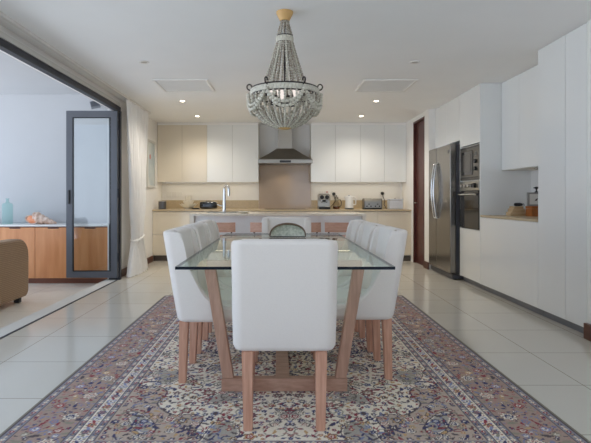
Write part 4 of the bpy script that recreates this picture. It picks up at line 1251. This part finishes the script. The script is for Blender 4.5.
for i, ((x, y), rz, lab) in enumerate(spots):
    if i == 0:
        ch.location = (x, y, RZ); ch.rotation_euler = (0, 0, rz); ch['label'] = lab; ch['group'] = 'dining chairs around the glass table'
    else:
        dup(ch, (x, y, RZ), rz, lab)

# bowl on the table
bw = thing('rimmed_bowl', 'pale grey-green bowl with arched brown rim on the glass table', 'bowl', (0.075, 4.19, RZ + 0.7425))
b = NB(); t = bmesh.new(); rows = []
n = 32
for i in range(9):
    q = i / 8
    row = []
    for k in range(n + 1):
        a = PI * k / n
        sc = (1 - q * q) ** 0.5 if q < 1 else 0.0
        sc = 0.12 + 0.88 * sc
        row.append(t.verts.new((0.15 * sc * math.cos(a), 0.045 * q, 0.006 + 0.108 * sc * math.sin(a) ** 0.8)))
    rows.append(row)
for A, B in zip(rows, rows[1:]):
    for k in range(n): t.faces.new((A[k], A[k + 1], B[k + 1], B[k]))
t.faces.new(rows[-1])
bmesh.ops.recalc_face_normals(t, faces=t.faces)
bmesh.ops.solidify(t, geom=list(t.faces), thickness=0.005)
join(b, t)
obj('bowl_shell', b, mat('pale_celadon', rgb(238, 236, 222), 0.4, scale=45, col2=rgb(190, 192, 174)), bw, smooth=60)
rim = [(0.152 * math.cos(PI * k / 40), 0, 0.008 + 0.109 * math.sin(PI * k / 40) ** 0.8) for k in range(41)]
obj('rim', tube(NB(), rim, [0.005 + 0.004 * math.sin(PI * k / 40) for k in range(41)], 10), mat('brown_rim', rgb(124, 96, 74), 0.5, var=0.2, scale=20), bw)
obj('base_bar', tube(NB(), [(-0.152, 0, 0.006), (0.152, 0, 0.006)], 0.004, 8), M['iron'], bw)

# ------------------------------------------------------------------ chandelier
chd = thing('chandelier', 'large basket chandelier of whitewashed wooden bead strings above the table', 'chandelier', (0.042, 3.62, 0))
obj('ceiling_cup', lathe(NB(), [(0.0, CEIL - 0.001), (0.062, CEIL - 0.001), (0.062, CEIL - 0.012), (0.036, CEIL - 0.066), (0, CEIL - 0.066)], 32), M['canopywood'], chd)
obj('stem', tube(NB(), [(0, 0, CEIL - 0.067), (0, 0, 1.62)], 0.006, 8), M['iron'], chd)
def ringpts(r, z, n=48): return [(r * math.cos(2 * PI * k / n), r * math.sin(2 * PI * k / n), z) for k in range(n)]
for r, z, w in ((0.056, 2.285, 0.004), (0.058, 2.235, 0.004), (0.170, 1.880, 0.005), (0.246, 1.892, 0.005), (0.246, 1.842, 0.005), (0.05, 1.612, 0.006)):
    obj('ring', tube(NB(), ringpts(r, z), w, 8, closed=True), M['iron'], chd)
# bead bands around the rings
for r, zc, hh, n, bd in ((0.059, 2.26, 0.04, 18, 0.018), (0.248, 1.867, 0.038, 60, 0.02)):
    b = NB(); P, Rr = [], []
    prof = []
    for k in range(4):
        z0 = zc - hh / 2 + hh * k / 3
    t = bmesh.new(); grid = []
    seg = n * 4
    for j in range(9):
        zq = -1 + 2 * j / 8
        row = []
        for k in range(seg):
            a = 2 * PI * k / seg
            bump_ = abs(math.sin(a * n / 2))
            bz = abs(math.cos(zq * PI))
            rr = r + (bd * 0.42) * (0.25 + 0.75 * bump_ ** 0.6) * (0.45 + 0.55 * (1 - abs(zq) ** 3))
            row.append(t.verts.new((rr * math.cos(a), rr * math.sin(a), zc + zq * hh / 2)))
        grid.append(row)
    inner = []
    for j in (1, 0):
        zq = 1 if j else -1
        inner.append([t.verts.new(((r - 0.004) * math.cos(2 * PI * k / seg), (r - 0.004) * math.sin(2 * PI * k / seg), zc + zq * hh / 2)) for k in range(seg)])
    full = grid + inner
    for A, B in zip(full, full[1:] + full[:1]):
        for k in range(seg): t.faces.new((A[k], A[(k + 1) % seg], B[(k + 1) % seg], B[k]))
    bmesh.ops.recalc_face_normals(t, faces=t.faces)
    join(b, t)
    obj('bead_band', b, M['bead'], chd, smooth=60)
def path(prof, a):
    return [(r * math.cos(a), r * math.sin(a), z) for r, z in prof]
for k in range(11):      # neck
    obj('bead_string', bead_string(NB(), path([(0.026, CEIL - 0.067), (0.034, 2.36), (0.046, 2.32), (0.056, 2.285)], 2 * PI * k / 11), 0.017), M['bead_grey'], chd)
for k in range(24):      # long upper skirt
    prof = [(0.058, 2.237), (0.072, 2.19), (0.102, 2.087), (0.139, 1.969), (0.160, 1.91), (0.170, 1.882)]
    obj('bead_string', bead_string(NB(), path(prof, 2 * PI * (k + 0.5) / 24), 0.019), M['bead_grey'] if k % 3 else M['bead'], chd)
for k in range(38):      # lower basket
    prof = [(0.246, 1.846), (0.248, 1.80), (0.232, 1.745), (0.202, 1.695), (0.158, 1.655), (0.112, 1.63), (0.075, 1.617), (0.052, 1.611)]
    obj('bead_string', bead_string(NB(), path(prof, 2 * PI * (k + 0.5) / 38), 0.020), M['bead_grey'] if k % 2 else M['bead'], chd)
for k in range(6):       # swags and scrolls
    a0 = 2 * PI * (k + 0.5) / 6 - PI / 2 - PI / 3 + PI / 6 * 0
    a0 = -PI / 2 - PI / 6 + k * PI / 3
    for drop, rr in ((0.140, 0.270), (0.108, 0.268)):
        pts = []
        for i in range(17):
            q = i / 16
            a = a0 + q * PI / 3
            pts.append((rr * math.cos(a), rr * math.sin(a), 1.862 - drop * (1 - (2 * q - 1) ** 2) ** 0.8))
        obj('swag', bead_string(NB(), pts, 0.026, 8), M['bead'], chd)
    sp_ = []
    for i in range(22):
        q = i / 21
        a = -0.6 + q * 5.4
        r_ = 0.027 * (1 - 0.55 * q)
        sp_.append((0.258 + r_ * math.sin(a), 1.912 - r_ * math.cos(a)))
    sp_ = [(0.246, 1.875), (0.248, 1.885)] + sp_
    obj('scroll', tube(NB(), [(r * math.cos(a0), r * math.sin(a0), z) for r, z in sp_], 0.005, 8), M['iron'], chd)
for k in range(5):
    a = 2 * PI * k / 5 + 0.5
    arm = obj('lamp_arm', tube(NB(), [(0, 0, 1.80), (0.05 * math.cos(a), 0.05 * math.sin(a), 1.77), (0.1 * math.cos(a), 0.1 * math.sin(a), 1.785), (0.1 * math.cos(a), 0.1 * math.sin(a), 1.82)], 0.006, 8), M['iron'], chd)
    obj('candle_bulb', lathe(NB(), [(0.009, 1.821), (0.011, 1.84), (0.018, 1.865), (0.015, 1.89), (0.004, 1.915), (0, 1.918)], 14, (0.1 * math.cos(a), 0.1 * math.sin(a), 0)), M['bulb'], arm)
obj('finial', lathe(NB(), [(0, 1.598), (0.03, 1.598), (0.05, 1.607), (0.05, 1.611), (0, 1.612)], 20), M['canopywood'], chd)

# ------------------------------------------------------------------ light
w = bpy.data.worlds.new('sky'); SC.world = w; w.use_nodes = True
nt = w.node_tree; nt.nodes.clear()
out = nt.nodes.new('ShaderNodeOutputWorld'); bg = nt.nodes.new('ShaderNodeBackground')
tc = nt.nodes.new('ShaderNodeTexCoord'); sx_ = nt.nodes.new('ShaderNodeSeparateXYZ'); nt.links.new(tc.outputs['Generated'], sx_.inputs[0])
cr = nt.nodes.new('ShaderNodeValToRGB'); mr = nt.nodes.new('ShaderNodeMapRange'); mr.inputs[1].default_value = -1.0; mr.inputs[2].default_value = 1.0; nt.links.new(sx_.outputs[2], mr.inputs[0]); nt.links.new(mr.outputs[0], cr.inputs[0])
cr.color_ramp.elements[0].position = 0.42; cr.color_ramp.elements[0].color = (1.56, 1.72, 1.96, 1)
cr.color_ramp.elements[1].position = 0.56; cr.color_ramp.elements[1].color = (0.62, 0.78, 1.02, 1)
nt.links.new(cr.outputs[0], bg.inputs[0]); nt.links.new(bg.outputs[0], out.inputs[0])
bg.inputs[1].default_value = 1.0

# ------------------------------------------------------------------ camera
cam = bpy.data.cameras.new('camera'); co = bpy.data.objects.new('camera', cam); COL.objects.link(co)
co.location = (0, 0, 1.083); co.rotation_euler = (PI / 2, 0, 0)
cam.sensor_width = 36.0; cam.lens = 36.0 * 490 / 591
cam.shift_x = (295.5 - 279) / 591; cam.shift_y = -(221.5 - 199) / 591
cam.clip_start = 0.05
SC.camera = co

SC.view_settings.view_transform = 'Standard'; SC.view_settings.look = 'None'
SC.view_settings.exposure = 0.80; SC.view_settings.gamma = 1.0
SC.view_settings.use_curve_mapping = False
SC.cycles.max_bounces = 14; SC.cycles.diffuse_bounces = 8; SC.cycles.transparent_max_bounces = 16
